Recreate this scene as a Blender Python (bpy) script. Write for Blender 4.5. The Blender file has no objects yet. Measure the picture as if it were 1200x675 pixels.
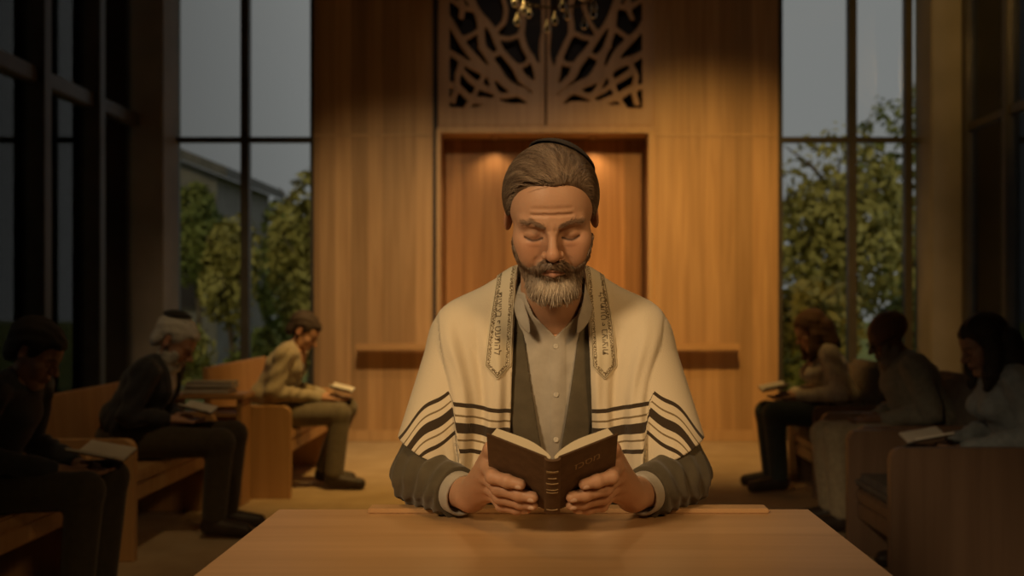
import bpy, bmesh, math, random
import numpy as np
from mathutils import Vector, Matrix
from concurrent.futures import ThreadPoolExecutor

# ------------------------------------------------------------------ camera, world, lights
HC = 1.12                      # camera height (m); the camera looks along +Y
F = 1200.0                     # focal length in pixels of a 1200 px wide frame
PX, PY = 637.0, 355.0          # where the level view axis falls in the frame
scene = bpy.context.scene
COL = scene.collection
cam_data = bpy.data.cameras.new('camera')
cam = bpy.data.objects.new('camera', cam_data)
COL.objects.link(cam)
cam.location = (0, 0, HC)
cam.rotation_euler = (math.pi / 2, 0, 0)
cam_data.sensor_width = 36.0
cam_data.lens = 36.0 * F / 1200.0
cam_data.shift_x = (600.0 - PX) / 1200.0
cam_data.shift_y = (PY - 337.5) / 1200.0
cam_data.dof.use_dof = True
cam_data.dof.focus_distance = 1.72
cam_data.dof.aperture_fstop = 3.6
scene.camera = cam
scene.view_settings.view_transform = 'Standard'
scene.view_settings.look = 'None'
scene.view_settings.gamma = 1.0
scene.view_settings.use_curve_mapping = False
scene.view_settings.exposure = 0.0

world = bpy.data.worlds.new('dusk_sky')
scene.world = world
world.use_nodes = True
wn, wl = world.node_tree.nodes, world.node_tree.links
wn.clear()
w_out = wn.new('ShaderNodeOutputWorld'); w_bg = wn.new('ShaderNodeBackground')
w_tc = wn.new('ShaderNodeTexCoord'); w_sep = wn.new('ShaderNodeSeparateXYZ')
w_ramp = wn.new('ShaderNodeValToRGB')
w_noise = wn.new('ShaderNodeTexNoise'); w_noise.inputs['Scale'].default_value = 2.2
w_add = wn.new('ShaderNodeMath'); w_add.operation = 'MULTIPLY_ADD'
w_add.inputs[1].default_value = 0.08
wl.new(w_tc.outputs['Generated'], w_sep.inputs[0])
wl.new(w_tc.outputs['Generated'], w_noise.inputs['Vector'])
wl.new(w_noise.outputs['Fac'], w_add.inputs[0]); wl.new(w_sep.outputs['X'], w_add.inputs[2])
wl.new(w_add.outputs[0], w_ramp.inputs[0])
cr = w_ramp.color_ramp
cr.elements[0].position = 0.0; cr.elements[0].color = (0.10, 0.10, 0.10, 1)
cr.elements[1].position = 1.0; cr.elements[1].color = (0.55, 0.55, 0.54, 1)
w_map = wn.new('ShaderNodeMapRange')
w_map.inputs['From Min'].default_value = -0.42; w_map.inputs['From Max'].default_value = -0.14
wl.new(w_add.outputs[0], w_map.inputs['Value']); wl.new(w_map.outputs[0], w_ramp.inputs[0])
wl.new(w_ramp.outputs[0], w_bg.inputs[0]); wl.new(w_bg.outputs[0], w_out.inputs[0])
w_bg.inputs['Strength'].default_value = 0.40

def light(name, kind, loc, energy, color, target=None, size=0.1, angle=60, blend=0.6):
    ld = bpy.data.lights.new(name, kind)
    lo = bpy.data.objects.new(name, ld)
    COL.objects.link(lo)
    lo.location = loc
    ld.energy = energy
    ld.color = color
    if kind == 'SPOT':
        ld.spot_size = math.radians(angle); ld.spot_blend = blend; ld.shadow_soft_size = size
    elif kind == 'POINT':
        ld.shadow_soft_size = size
    elif kind == 'AREA':
        ld.size = size
    elif kind == 'SUN':
        ld.angle = math.radians(size)
    if target is not None:
        d = Vector(target) - Vector(loc)
        lo.rotation_euler = d.to_track_quat('-Z', 'Y').to_euler()
    return lo

WARM = (1.0, 0.66, 0.34)
GOLD = (1.0, 0.56, 0.14)
# unseen spots added to brighten man and room: (location, aim, watts, colour, lamp radius, cone)
ADDED_SPOTS = [
    ((-1.55, -0.90, 2.70), (0.0, 1.85, 1.05), 300, (1.0, 0.70, 0.38), 0.30, 26),
    ((1.50, -0.70, 2.75), (0.05, 1.85, 1.05), 140, (1.0, 0.60, 0.25), 0.30, 26),
    ((0.10, 3.60, 3.90), (0.02, 2.0, 1.1), 40, (1.0, 0.74, 0.44), 0.12, 50),
    ((-1.50, 2.40, 3.90), (-0.66, 1.60, 0.75), 90, GOLD, 0.12, 26),
    ((-0.35, 5.00, 3.90), (-0.75, 6.7, 0.0), 380, GOLD, 0.15, 50),
    ((-1.00, 5.30, 3.70), (-1.10, 8.3, 0.3), 270, (1.0, 0.68, 0.34), 0.10, 66),
    ((0.00, 6.00, 3.90), (0.00, 8.3, 1.0), 120, WARM, 0.10, 56),
    ((0.00, 5.00, 3.70), (0.00, 8.3, 3.0), 26, (1.0, 0.78, 0.55), 0.10, 40),
    ((1.15, 5.30, 3.70), (1.35, 8.3, 0.7), 420, (1.0, 0.56, 0.16), 0.12, 70),
    ((-1.00, 3.00, 3.90), (-1.95, 4.7, 0.8), 55, (1.0, 0.66, 0.3), 0.15, 40),
    ((2.30, 5.00, 3.70), (3.3, 7.2, 3.4), 90, GOLD, 0.15, 60),
]
for i, (l, t, e, c, s, a) in enumerate(ADDED_SPOTS):
    light('added_spot_lamp', 'SPOT', l, e, c, t, s, a, 1.0)
sun = light('low_sun', 'SUN', (0, -10, 12), 0.55, (1.0, 0.80, 0.42), (3.5, 8, 0), 2.0)

# ------------------------------------------------------------------ object helpers
def smooth(me):
    me.polygons.foreach_set('use_smooth', [True] * len(me.polygons))

def link(name, me, mat=None, parent=None, loc=None, rot=None):
    o = bpy.data.objects.new(name, me)
    COL.objects.link(o)
    if mat is not None and me is not None:
        me.materials.append(mat)
    if parent is not None:
        o.parent = parent
    if loc is not None:
        o.location = loc
    if rot is not None:
        o.rotation_euler = rot
    return o

def thing(name, label, cat, loc=(0, 0, 0), rot=0.0, group=None):
    o = bpy.data.objects.new(name, None)
    o.empty_display_size = 0.1
    COL.objects.link(o)
    o.location = loc
    o.rotation_euler = (0, 0, rot)
    return tag(o, label, cat, group)

def tag(o, label=None, cat=None, group=None, kind=None):
    if label: o['label'] = label
    if cat: o['category'] = cat
    if group: o['group'] = group
    if kind: o['kind'] = kind
    return o

def bm_box(bm, lo, hi, bevel=0.0):
    r = bmesh.ops.create_cube(bm, size=1.0)
    c = [(a + b) / 2 for a, b in zip(lo, hi)]
    s = [abs(b - a) for a, b in zip(lo, hi)]
    for v in r['verts']:
        v.co = Vector((v.co.x * s[0] + c[0], v.co.y * s[1] + c[1], v.co.z * s[2] + c[2]))
    if bevel > 0:
        es = list({e for v in r['verts'] for e in v.link_edges})
        bmesh.ops.bevel(bm, geom=es, offset=bevel, segments=2, affect='EDGES', clamp_overlap=True)
    return bm

def bm_obj(name, bm, mat, parent=None, sm=False):
    me = bpy.data.meshes.new(name)
    bmesh.ops.recalc_face_normals(bm, faces=bm.faces)
    bm.to_mesh(me); bm.free()
    if sm: smooth(me)
    return link(name, me, mat, parent)

def box(name, lo, hi, mat, parent=None, bevel=0.004):
    return bm_obj(name, bm_box(bmesh.new(), lo, hi, bevel), mat, parent)

def struct(o):
    o['kind'] = 'structure'
    return o

def bm_prism(bm, pts, y0, y1):
    """polygon in XZ extruded from y0 to y1"""
    a = [bm.verts.new((x, y0, z)) for x, z in pts]
    b = [bm.verts.new((x, y1, z)) for x, z in pts]
    bm.faces.new(a); bm.faces.new(list(reversed(b)))
    n = len(pts)
    for i in range(n):
        bm.faces.new((a[i], b[i], b[(i + 1) % n], a[(i + 1) % n]))
    return bm

def bm_lathe(bm, prof, seg=24, c=(0, 0, 0)):
    rings = []
    for r, z in prof:
        rings.append([bm.verts.new((c[0] + r * math.cos(2 * math.pi * i / seg), c[1] + r * math.sin(2 * math.pi * i / seg), c[2] + z)) for i in range(seg)])
    for k in range(len(rings) - 1):
        for i in range(seg):
            j = (i + 1) % seg
            bm.faces.new((rings[k][i], rings[k][j], rings[k + 1][j], rings[k + 1][i]))
    bm.faces.new(list(reversed(rings[0]))); bm.faces.new(rings[-1])
    return bm

def bm_tube(bm, pts, r, seg=8):
    pts = [Vector(p) for p in pts]
    rr = r if isinstance(r, (list, tuple)) else [r] * len(pts)
    rings = []
    ref = Vector((0.13, 0.21, 0.97)).normalized()
    for i, p in enumerate(pts):
        t = (pts[min(i + 1, len(pts) - 1)] - pts[max(i - 1, 0)]).normalized()
        u = t.cross(ref)
        if u.length < 1e-3: u = t.cross(Vector((1, 0, 0)))
        u.normalize(); v = t.cross(u)
        rings.append([bm.verts.new(p + rr[i] * (math.cos(2 * math.pi * k / seg) * u + math.sin(2 * math.pi * k / seg) * v)) for k in range(seg)])
    for a, b in zip(rings[:-1], rings[1:]):
        for k in range(seg):
            j = (k + 1) % seg
            bm.faces.new((a[k], a[j], b[j], b[k]))
    bm.faces.new(list(reversed(rings[0]))); bm.faces.new(rings[-1])
    return bm

# ------------------------------------------------------------------ materials
def mat_new(name, rough=0.6, spec=0.3):
    m = bpy.data.materials.new(name)
    m.use_nodes = True
    b = m.node_tree.nodes['Principled BSDF']
    b.inputs['Roughness'].default_value = rough
    b.inputs['Specular IOR Level'].default_value = spec
    return m, m.node_tree.nodes, m.node_tree.links, b

def noise_mat(name, c1, c2, scale=6.0, stretch=(1, 1, 1), rough=0.6, spec=0.3, bump=0.0, bscale=60.0, metal=0.0, sheen=0.0, detail=3.0):
    m, n, l, b = mat_new(name, rough, spec)
    tc = n.new('ShaderNodeTexCoord'); mp = n.new('ShaderNodeMapping')
    mp.inputs['Scale'].default_value = stretch
    nz = n.new('ShaderNodeTexNoise'); nz.inputs['Scale'].default_value = scale; nz.inputs['Detail'].default_value = detail
    rp = n.new('ShaderNodeValToRGB')
    rp.color_ramp.elements[0].position = 0.32; rp.color_ramp.elements[1].position = 0.68
    rp.color_ramp.elements[0].color = (*c1, 1); rp.color_ramp.elements[1].color = (*c2, 1)
    l.new(tc.outputs['Object'], mp.inputs[0]); l.new(mp.outputs[0], nz.inputs['Vector'])
    l.new(nz.outputs['Fac'], rp.inputs[0]); l.new(rp.outputs[0], b.inputs['Base Color'])
    b.inputs['Metallic'].default_value = metal
    if sheen: b.inputs['Sheen Weight'].default_value = sheen
    if bump:
        n2 = n.new('ShaderNodeTexNoise'); n2.inputs['Scale'].default_value = bscale; n2.inputs['Detail'].default_value = 4
        bp = n.new('ShaderNodeBump'); bp.inputs['Strength'].default_value = bump; bp.inputs['Distance'].default_value = 0.004
        l.new(tc.outputs['Object'], n2.inputs['Vector']); l.new(n2.outputs['Fac'], bp.inputs['Height'])
        l.new(bp.outputs[0], b.inputs['Normal'])
    return m

def wood_mat(name, c1, c2, axis='Z', plank=0.0, plank_axis='X', rough=0.45, seam=0.25):
    """streaky veneer running along axis; optional planks of varied tone with thin seams"""
    m, n, l, b = mat_new(name, rough, 0.35)
    tc = n.new('ShaderNodeTexCoord'); mp = n.new('ShaderNodeMapping')
    s = {'X': (0.35, 7, 7), 'Y': (7, 0.35, 7), 'Z': (7, 7, 0.35)}[axis]
    mp.inputs['Scale'].default_value = s
    nz = n.new('ShaderNodeTexNoise'); nz.inputs['Scale'].default_value = 3.0; nz.inputs['Detail'].default_value = 6; nz.inputs['Distortion'].default_value = 0.6
    rp = n.new('ShaderNodeValToRGB')
    rp.color_ramp.elements[0].position = 0.25; rp.color_ramp.elements[1].position = 0.75
    rp.color_ramp.elements[0].color = (*c1, 1); rp.color_ramp.elements[1].color = (*c2, 1)
    l.new(tc.outputs['Object'], mp.inputs[0]); l.new(mp.outputs[0], nz.inputs['Vector']); l.new(nz.outputs['Fac'], rp.inputs[0])
    colour = rp.outputs[0]
    if plank > 0:
        sp = n.new('ShaderNodeSeparateXYZ'); l.new(tc.outputs['Object'], sp.inputs[0])
        dv = n.new('ShaderNodeMath'); dv.operation = 'DIVIDE'; dv.inputs[1].default_value = plank
        l.new(sp.outputs[plank_axis], dv.inputs[0])
        fl = n.new('ShaderNodeMath'); fl.operation = 'FLOOR'; l.new(dv.outputs[0], fl.inputs[0])
        wnz = n.new('ShaderNodeTexWhiteNoise'); wnz.noise_dimensions = '1D'; l.new(fl.outputs[0], wnz.inputs['W'])
        fr = n.new('ShaderNodeMath'); fr.operation = 'FRACT'; l.new(dv.outputs[0], fr.inputs[0])
        lt = n.new('ShaderNodeMath'); lt.operation = 'LESS_THAN'; lt.inputs[1].default_value = 0.035; l.new(fr.outputs[0], lt.inputs[0])
        mr = n.new('ShaderNodeMapRange'); mr.inputs['To Min'].default_value = 0.72; mr.inputs['To Max'].default_value = 1.15
        l.new(wnz.outputs['Value'], mr.inputs['Value'])
        ms = n.new('ShaderNodeMath'); ms.operation = 'MULTIPLY_ADD'; ms.inputs[1].default_value = -seam
        l.new(lt.outputs[0], ms.inputs[0]); l.new(mr.outputs[0], ms.inputs[2])
        vm = n.new('ShaderNodeVectorMath'); vm.operation = 'SCALE'
        l.new(colour, vm.inputs[0]); l.new(ms.outputs[0], vm.inputs['Scale'])
        colour = vm.outputs[0]
    l.new(colour, b.inputs['Base Color'])
    return m

def attr_mat(name, rough=0.55, spec=0.3, sss=0.0, bump=0.0, bscale=300.0, sheen=0.0):
    m, n, l, b = mat_new(name, rough, spec)
    at = n.new('ShaderNodeAttribute'); at.attribute_name = 'Col'
    l.new(at.outputs['Color'], b.inputs['Base Color'])
    if sss:
        b.inputs['Subsurface Weight'].default_value = sss
        b.inputs['Subsurface Radius'].default_value = (0.012, 0.005, 0.003)
        b.inputs['Subsurface Scale'].default_value = 0.6
    if sheen: b.inputs['Sheen Weight'].default_value = sheen
    if bump:
        tc = n.new('ShaderNodeTexCoord')
        n2 = n.new('ShaderNodeTexNoise'); n2.inputs['Scale'].default_value = bscale; n2.inputs['Detail'].default_value = 4
        bp = n.new('ShaderNodeBump'); bp.inputs['Strength'].default_value = bump; bp.inputs['Distance'].default_value = 0.002
        l.new(tc.outputs['Object'], n2.inputs['Vector']); l.new(n2.outputs['Fac'], bp.inputs['Height'])
        l.new(bp.outputs[0], b.inputs['Normal'])
    return m

M = {}
M['wall_wood'] = wood_mat('oak_panelling', (0.42, 0.25, 0.115), (0.60, 0.38, 0.19), 'Z', 0.13, 'X')
M['niche_wood'] = wood_mat('ark_door_wood', (0.30, 0.14, 0.05), (0.50, 0.26, 0.10), 'Z', 0.17, 'X', seam=0.3)
M['trim_wood'] = wood_mat('trim_wood', (0.46, 0.29, 0.14), (0.58, 0.38, 0.20), 'Z')
M['lattice'] = wood_mat('carved_wood', (0.44, 0.27, 0.15), (0.56, 0.36, 0.21), 'Z')
M['ledge'] = wood_mat('ledge_wood', (0.46, 0.27, 0.12), (0.58, 0.36, 0.17), 'X')
M['table'] = wood_mat('table_wood', (0.46, 0.27, 0.12), (0.58, 0.36, 0.18), 'X', rough=0.38)
M['pew'] = wood_mat('pew_wood', (0.40, 0.22, 0.09), (0.52, 0.31, 0.14), 'Z')
M['dark_wood'] = wood_mat('dark_chair_wood', (0.17, 0.105, 0.07), (0.24, 0.155, 0.105), 'Z')
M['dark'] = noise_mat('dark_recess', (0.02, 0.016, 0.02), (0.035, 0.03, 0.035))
M['ceiling'] = noise_mat('ceiling_plaster', (0.30, 0.27, 0.23), (0.34, 0.31, 0.27), 3)
M['floor'] = noise_mat('floor_carpet', (0.40, 0.29, 0.17), (0.48, 0.36, 0.22), 5, rough=0.8, bump=0.3, bscale=200)
M['frame'] = noise_mat('window_metal', (0.055, 0.05, 0.042), (0.07, 0.065, 0.055), 8, rough=0.4)
M['plaster'] = noise_mat('grey_plaster', (0.24, 0.22, 0.19), (0.30, 0.27, 0.24), 3)
M['grass'] = noise_mat('lawn', (0.16, 0.20, 0.05), (0.34, 0.36, 0.09), 3, rough=0.9)
M['path'] = noise_mat('stone_path', (0.42, 0.40, 0.34), (0.52, 0.50, 0.43), 2)
M['bark'] = noise_mat('bark', (0.10, 0.07, 0.05), (0.18, 0.14, 0.10), 8, rough=0.9)
M['leaf'] = noise_mat('leaves', (0.13, 0.17, 0.045), (0.30, 0.32, 0.08), 1.5, rough=0.7)
M['leaf_gold'] = noise_mat('golden_leaves', (0.34, 0.30, 0.07), (0.52, 0.48, 0.16), 1.5, rough=0.7)
M['render'] = noise_mat('house_render', (0.18, 0.17, 0.16), (0.24, 0.23, 0.22), 2)
M['roof'] = noise_mat('roof_slate', (0.10, 0.10, 0.10), (0.16, 0.15, 0.15), 4)
M['fabric_seat'] = noise_mat('seat_fabric', (0.13, 0.11, 0.10), (0.17, 0.15, 0.13), 20, rough=0.9, bump=0.2)
M['dark_metal'] = noise_mat('dark_bronze', (0.06, 0.05, 0.04), (0.09, 0.075, 0.06), 10, rough=0.4, metal=0.6)
M['metal'] = noise_mat('brushed_brass', (0.55, 0.42, 0.24), (0.65, 0.50, 0.30), 10, rough=0.35, metal=0.9)

def glass_mat(name, tint, ior=1.45, rough=0.02):
    m = bpy.data.materials.new(name); m.use_nodes = True
    n, l = m.node_tree.nodes, m.node_tree.links
    n.clear()
    o = n.new('ShaderNodeOutputMaterial'); mx = n.new('ShaderNodeMixShader'); tr = n.new('ShaderNodeBsdfTransparent'); gl = n.new('ShaderNodeBsdfGlossy')
    fr = n.new('ShaderNodeFresnel'); fr.inputs['IOR'].default_value = ior
    tr.inputs['Color'].default_value = (*tint, 1); gl.inputs['Roughness'].default_value = rough
    l.new(fr.outputs[0], mx.inputs[0]); l.new(tr.outputs[0], mx.inputs[1]); l.new(gl.outputs[0], mx.inputs[2]); l.new(mx.outputs[0], o.inputs[0])
    return m
M['glass'] = glass_mat('window_glass', (0.93, 0.95, 0.94))
M['crystal'] = glass_mat('lamp_glass', (0.75, 0.75, 0.72), 1.45, 0.5)

# ------------------------------------------------------------------ solid modelling by distance fields
def _v(p): return np.array(p, dtype=np.float32)

class Field:
    """ordered list of soft unions / cuts; prims are given in a local frame (R, o, s)"""
    def __init__(self):
        self.ops = []
        self.frame()
    def frame(self, R=None, o=(0, 0, 0), s=1.0):
        self.R = np.eye(3, dtype=np.float32) if R is None else np.array(R, dtype=np.float32)
        self.o = _v(o); self.s = float(s)
        return self
    def w(self, p): return self.R @ (_v(p) * self.s) + self.o
    def _add(self, fn, c, r, k, op): self.ops.append((op, k * self.s, fn, c, r)); return self
    def cap(self, a, b, ra, rb, k=0.01, op='u'):
        a = self.w(a); b = self.w(b); ra *= self.s; rb *= self.s
        ab = b - a; L2 = float(ab @ ab) + 1e-12
        def fn(P):
            q = P - a
            h = np.clip(q @ ab / L2, 0, 1)
            q = q - h[:, None] * ab
            return np.sqrt((q * q).sum(1)) - (ra + (rb - ra) * h)
        return self._add(fn, (a + b) / 2, math.sqrt(L2) / 2 + max(ra, rb), k, op)
    def chain(self, pts, rs, k=0.01, op='u'):
        for i in range(len(pts) - 1):
            self.cap(pts[i], pts[i + 1], rs[i], rs[i + 1], k, op)
        return self
    def ell(self, c, r, k=0.01, op='u', rot=None):
        c = self.w(c); r = _v(r) * self.s
        R = self.R if rot is None else self.R @ np.array(rot, dtype=np.float32)
        Ri = (R / r[None, :])
        Rj = (R / (r * r)[None, :])
        mr = float(min(r))
        def fn(P):
            q = P - c
            k0 = np.sqrt(((q @ Ri) ** 2).sum(1)) + 1e-9
            k1 = np.sqrt(((q @ Rj) ** 2).sum(1)) + 1e-9
            return np.where(k0 < 0.05, -mr, k0 * (k0 - 1) / k1)
        return self._add(fn, c, float(max(r)), k, op)
    def rbox(self, c, hs, rad=0.005, k=0.005, op='u', rot=None):
        c = self.w(c); hs = _v(hs) * self.s - rad
        R = self.R if rot is None else self.R @ np.array(rot, dtype=np.float32)
        def fn(P):
            q = np.abs((P - c) @ R) - hs
            return np.sqrt((np.maximum(q, 0) ** 2).sum(1)) + np.minimum(q.max(1), 0) - rad
        return self._add(fn, c, float(np.linalg.norm(hs)) + rad, k, op)
    def plane(self, p, nrm, k=0.003):
        """keep the side the normal points away from"""
        p = self.w(p); nn = self.R @ _v(nrm); nn = nn / np.linalg.norm(nn)
        return self._add(lambda P: (P - p) @ nn, None, None, k, 'i')
    def fn(self, f, k=0.003, op='i', c=None, r=None):
        self.ops.append((op, k, f, c, r)); return self
    def get(self, c=None, rad=0.0):
        ops = self.ops
        if c is not None:
            ops = [o for o in ops if o[3] is None or np.linalg.norm(o[3] - c) - o[4] < rad + o[1] + 0.02]
        def ev(P):
            d = None
            for op, k, f, _, _ in ops:
                e = f(P)
                if op == 'u':
                    if d is None: d = e
                    else:
                        h = np.maximum(k - np.abs(d - e), 0) / k
                        d = np.minimum(d, e) - h * h * k * 0.25
                else:
                    if d is None: d = np.full(len(P), 0.2, np.float32)
                    if op == 's': e = -e
                    h = np.maximum(k - np.abs(d - e), 0) / k
                    d = np.maximum(d, e) + h * h * k * 0.25
            if d is None: d = np.full(len(P), 0.2, np.float32)
            return d.astype(np.float32)
        return ev
    def __call__(self, P): return self.get()(np.asarray(P, np.float32))

POOL = ThreadPoolExecutor(4)
QUAL = 1.0
def polygonise(get, lo, hi, h):
    h = h * QUAL
    lo = _v(lo); hi = _v(hi)
    B = 20
    nb = np.maximum(1, np.ceil((hi - lo) / (h * B)).astype(int))
    n = nb * B + 1
    D = np.empty(tuple(n), np.float32)
    bi = np.stack(np.meshgrid(*[np.arange(k) for k in nb], indexing='ij'), -1).reshape(-1, 3)
    cen = (lo + (bi + 0.5) * (B * h)).astype(np.float32)
    rad = B * h * 0.5 * math.sqrt(3)
    dc = get(None, 0)(cen)
    g = np.stack(np.meshgrid(*[np.arange(B + 1)] * 3, indexing='ij'), -1).reshape(-1, 3).astype(np.float32) * h
    def work(i):
        b = bi[i] * B
        sl = tuple(slice(b[a], b[a] + B + 1) for a in range(3))
        if abs(dc[i]) > rad * 1.35 + 0.012:
            return sl, float(np.sign(dc[i])) * 0.1
        P = g + (lo + b * h).astype(np.float32)
        return sl, get(cen[i], rad)(P).reshape(B + 1, B + 1, B + 1)
    res = list(POOL.map(work, range(len(bi))))
    for sl, val in res:
        if isinstance(val, float): D[sl] = val
    for sl, val in res:
        if not isinstance(val, float): D[sl] = val
    S = D < 0
    cnt = np.zeros(tuple(n - 1), np.int8)
    for a in (0, 1):
        for b in (0, 1):
            for c in (0, 1):
                cnt += S[a:n[0] - 1 + a, b:n[1] - 1 + b, c:n[2] - 1 + c]
    act = (cnt > 0) & (cnt < 8)
    ijk = np.argwhere(act)
    idx = np.full(act.shape, -1, np.int32)
    idx[act] = np.arange(len(ijk))
    corners = [(a, b, c) for a in (0, 1) for b in (0, 1) for c in (0, 1)]
    V = np.stack([D[ijk[:, 0] + a, ijk[:, 1] + b, ijk[:, 2] + c] for a, b, c in corners], 1)
    acc = np.zeros((len(ijk), 3)); num = np.zeros(len(ijk))
    for i in range(8):
        for j in range(i + 1, 8):
            ci, cj = np.array(corners[i]), np.array(corners[j])
            if np.abs(ci - cj).sum() != 1: continue
            va, vb = V[:, i], V[:, j]
            m = (va < 0) != (vb < 0)
            t = np.where(m, va / np.where(m, va - vb, 1), 0)
            acc += m[:, None] * (ci + t[:, None] * (cj - ci)); num += m
    verts = lo + (ijk + acc / num[:, None]) * h
    faces = []
    X = S[:-1] != S[1:]
    e = np.argwhere(X[:, 1:-1, 1:-1]); e[:, 1] += 1; e[:, 2] += 1
    i, j, k = e.T
    q = np.stack([idx[i, j - 1, k - 1], idx[i, j, k - 1], idx[i, j, k], idx[i, j - 1, k]], 1)
    fl = ~S[i, j, k]; q[fl] = q[fl][:, ::-1]; faces.append(q)
    Y = S[:, :-1] != S[:, 1:]
    e = np.argwhere(Y[1:-1, :, 1:-1]); e[:, 0] += 1; e[:, 2] += 1
    i, j, k = e.T
    q = np.stack([idx[i - 1, j, k - 1], idx[i - 1, j, k], idx[i, j, k], idx[i, j, k - 1]], 1)
    fl = ~S[i, j, k]; q[fl] = q[fl][:, ::-1]; faces.append(q)
    Z = S[:, :, :-1] != S[:, :, 1:]
    e = np.argwhere(Z[1:-1, 1:-1, :]); e[:, 0] += 1; e[:, 1] += 1
    i, j, k = e.T
    q = np.stack([idx[i - 1, j - 1, k], idx[i, j - 1, k], idx[i, j, k], idx[i - 1, j, k]], 1)
    fl = ~S[i, j, k]; q[fl] = q[fl][:, ::-1]; faces.append(q)
    return verts.astype(np.float32), np.concatenate(faces).astype(np.int32)

def join_raw(parts):
    vs, fs, off = [], [], 0
    for v, f in parts:
        vs.append(v); fs.append(f + off); off += len(v)
    return np.concatenate(vs), np.concatenate(fs)

def raw_mesh(name, v, f, colors=None, attrs=None, sm=True):
    me = bpy.data.meshes.new(name)
    k = f.shape[1]
    me.vertices.add(len(v)); me.vertices.foreach_set('co', v.astype(np.float32).ravel())
    me.loops.add(f.size); me.loops.foreach_set('vertex_index', f.astype(np.int32).ravel())
    me.polygons.add(len(f)); me.polygons.foreach_set('loop_start', np.arange(len(f), dtype=np.int32) * k)
    me.update(calc_edges=True)
    if sm: me.polygons.foreach_set('use_smooth', np.ones(len(f), bool))
    if colors is not None:
        ca = me.color_attributes.new('Col', 'FLOAT_COLOR', 'POINT')
        c4 = np.ones((len(v), 4), np.float32); c4[:, :3] = colors
        ca.data.foreach_set('color', c4.ravel())
    for nm, arr in (attrs or {}).items():
        a = me.attributes.new(nm, 'FLOAT', 'POINT'); a.data.foreach_set('value', arr.astype(np.float32).ravel())
    me.validate()
    return me

def field_obj(name, get, lo, hi, h, mat, parent=None, color=None, attrs=None):
    v, f = polygonise(get, lo, hi, h)
    me = raw_mesh(name, v, f, None if color is None else color(v), None if attrs is None else {k: fn(v) for k, fn in attrs.items()})
    return link(name, me, mat, parent)

def grad(fld, P, e=0.0015):
    P = np.asarray(P, np.float32)
    ev = fld.get()
    g = np.stack([ev(P + _v(d)) - ev(P - _v(d)) for d in ((e, 0, 0), (0, e, 0), (0, 0, e))], 1)
    return g / (np.linalg.norm(g, axis=1)[:, None] + 1e-9)

def strand_raw(paths, rad):
    """paths (N,S,3), rad (S,) or (N,S) -> raw tri-tube mesh"""
    N, S, _ = paths.shape
    rad = np.broadcast_to(rad, (N, S))
    t = np.gradient(paths, axis=1); t /= np.linalg.norm(t, axis=2)[..., None] + 1e-9
    ref = np.array([0.31, 0.17, 0.93]); u = np.cross(t, ref); u /= np.linalg.norm(u, axis=2)[..., None] + 1e-9
    w = np.cross(t, u)
    vs = []
    for a in range(3):
        ang = a * 2 * math.pi / 3
        vs.append(paths + rad[..., None] * (math.cos(ang) * u + math.sin(ang) * w))
    v = np.stack(vs, 2).reshape(-1, 3)
    base = (np.arange(N)[:, None] * S + np.arange(S - 1)[None, :]) * 3
    fs = []
    for a in range(3):
        b = (a + 1) % 3
        fs.append(np.stack([base + a, base + b, base + 3 + b, base + 3 + a], -1).reshape(-1, 4))
    return v, np.concatenate(fs)

def rotm(ax, deg):
    return np.array(Matrix.Rotation(math.radians(deg), 3, ax), dtype=np.float32)

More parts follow.
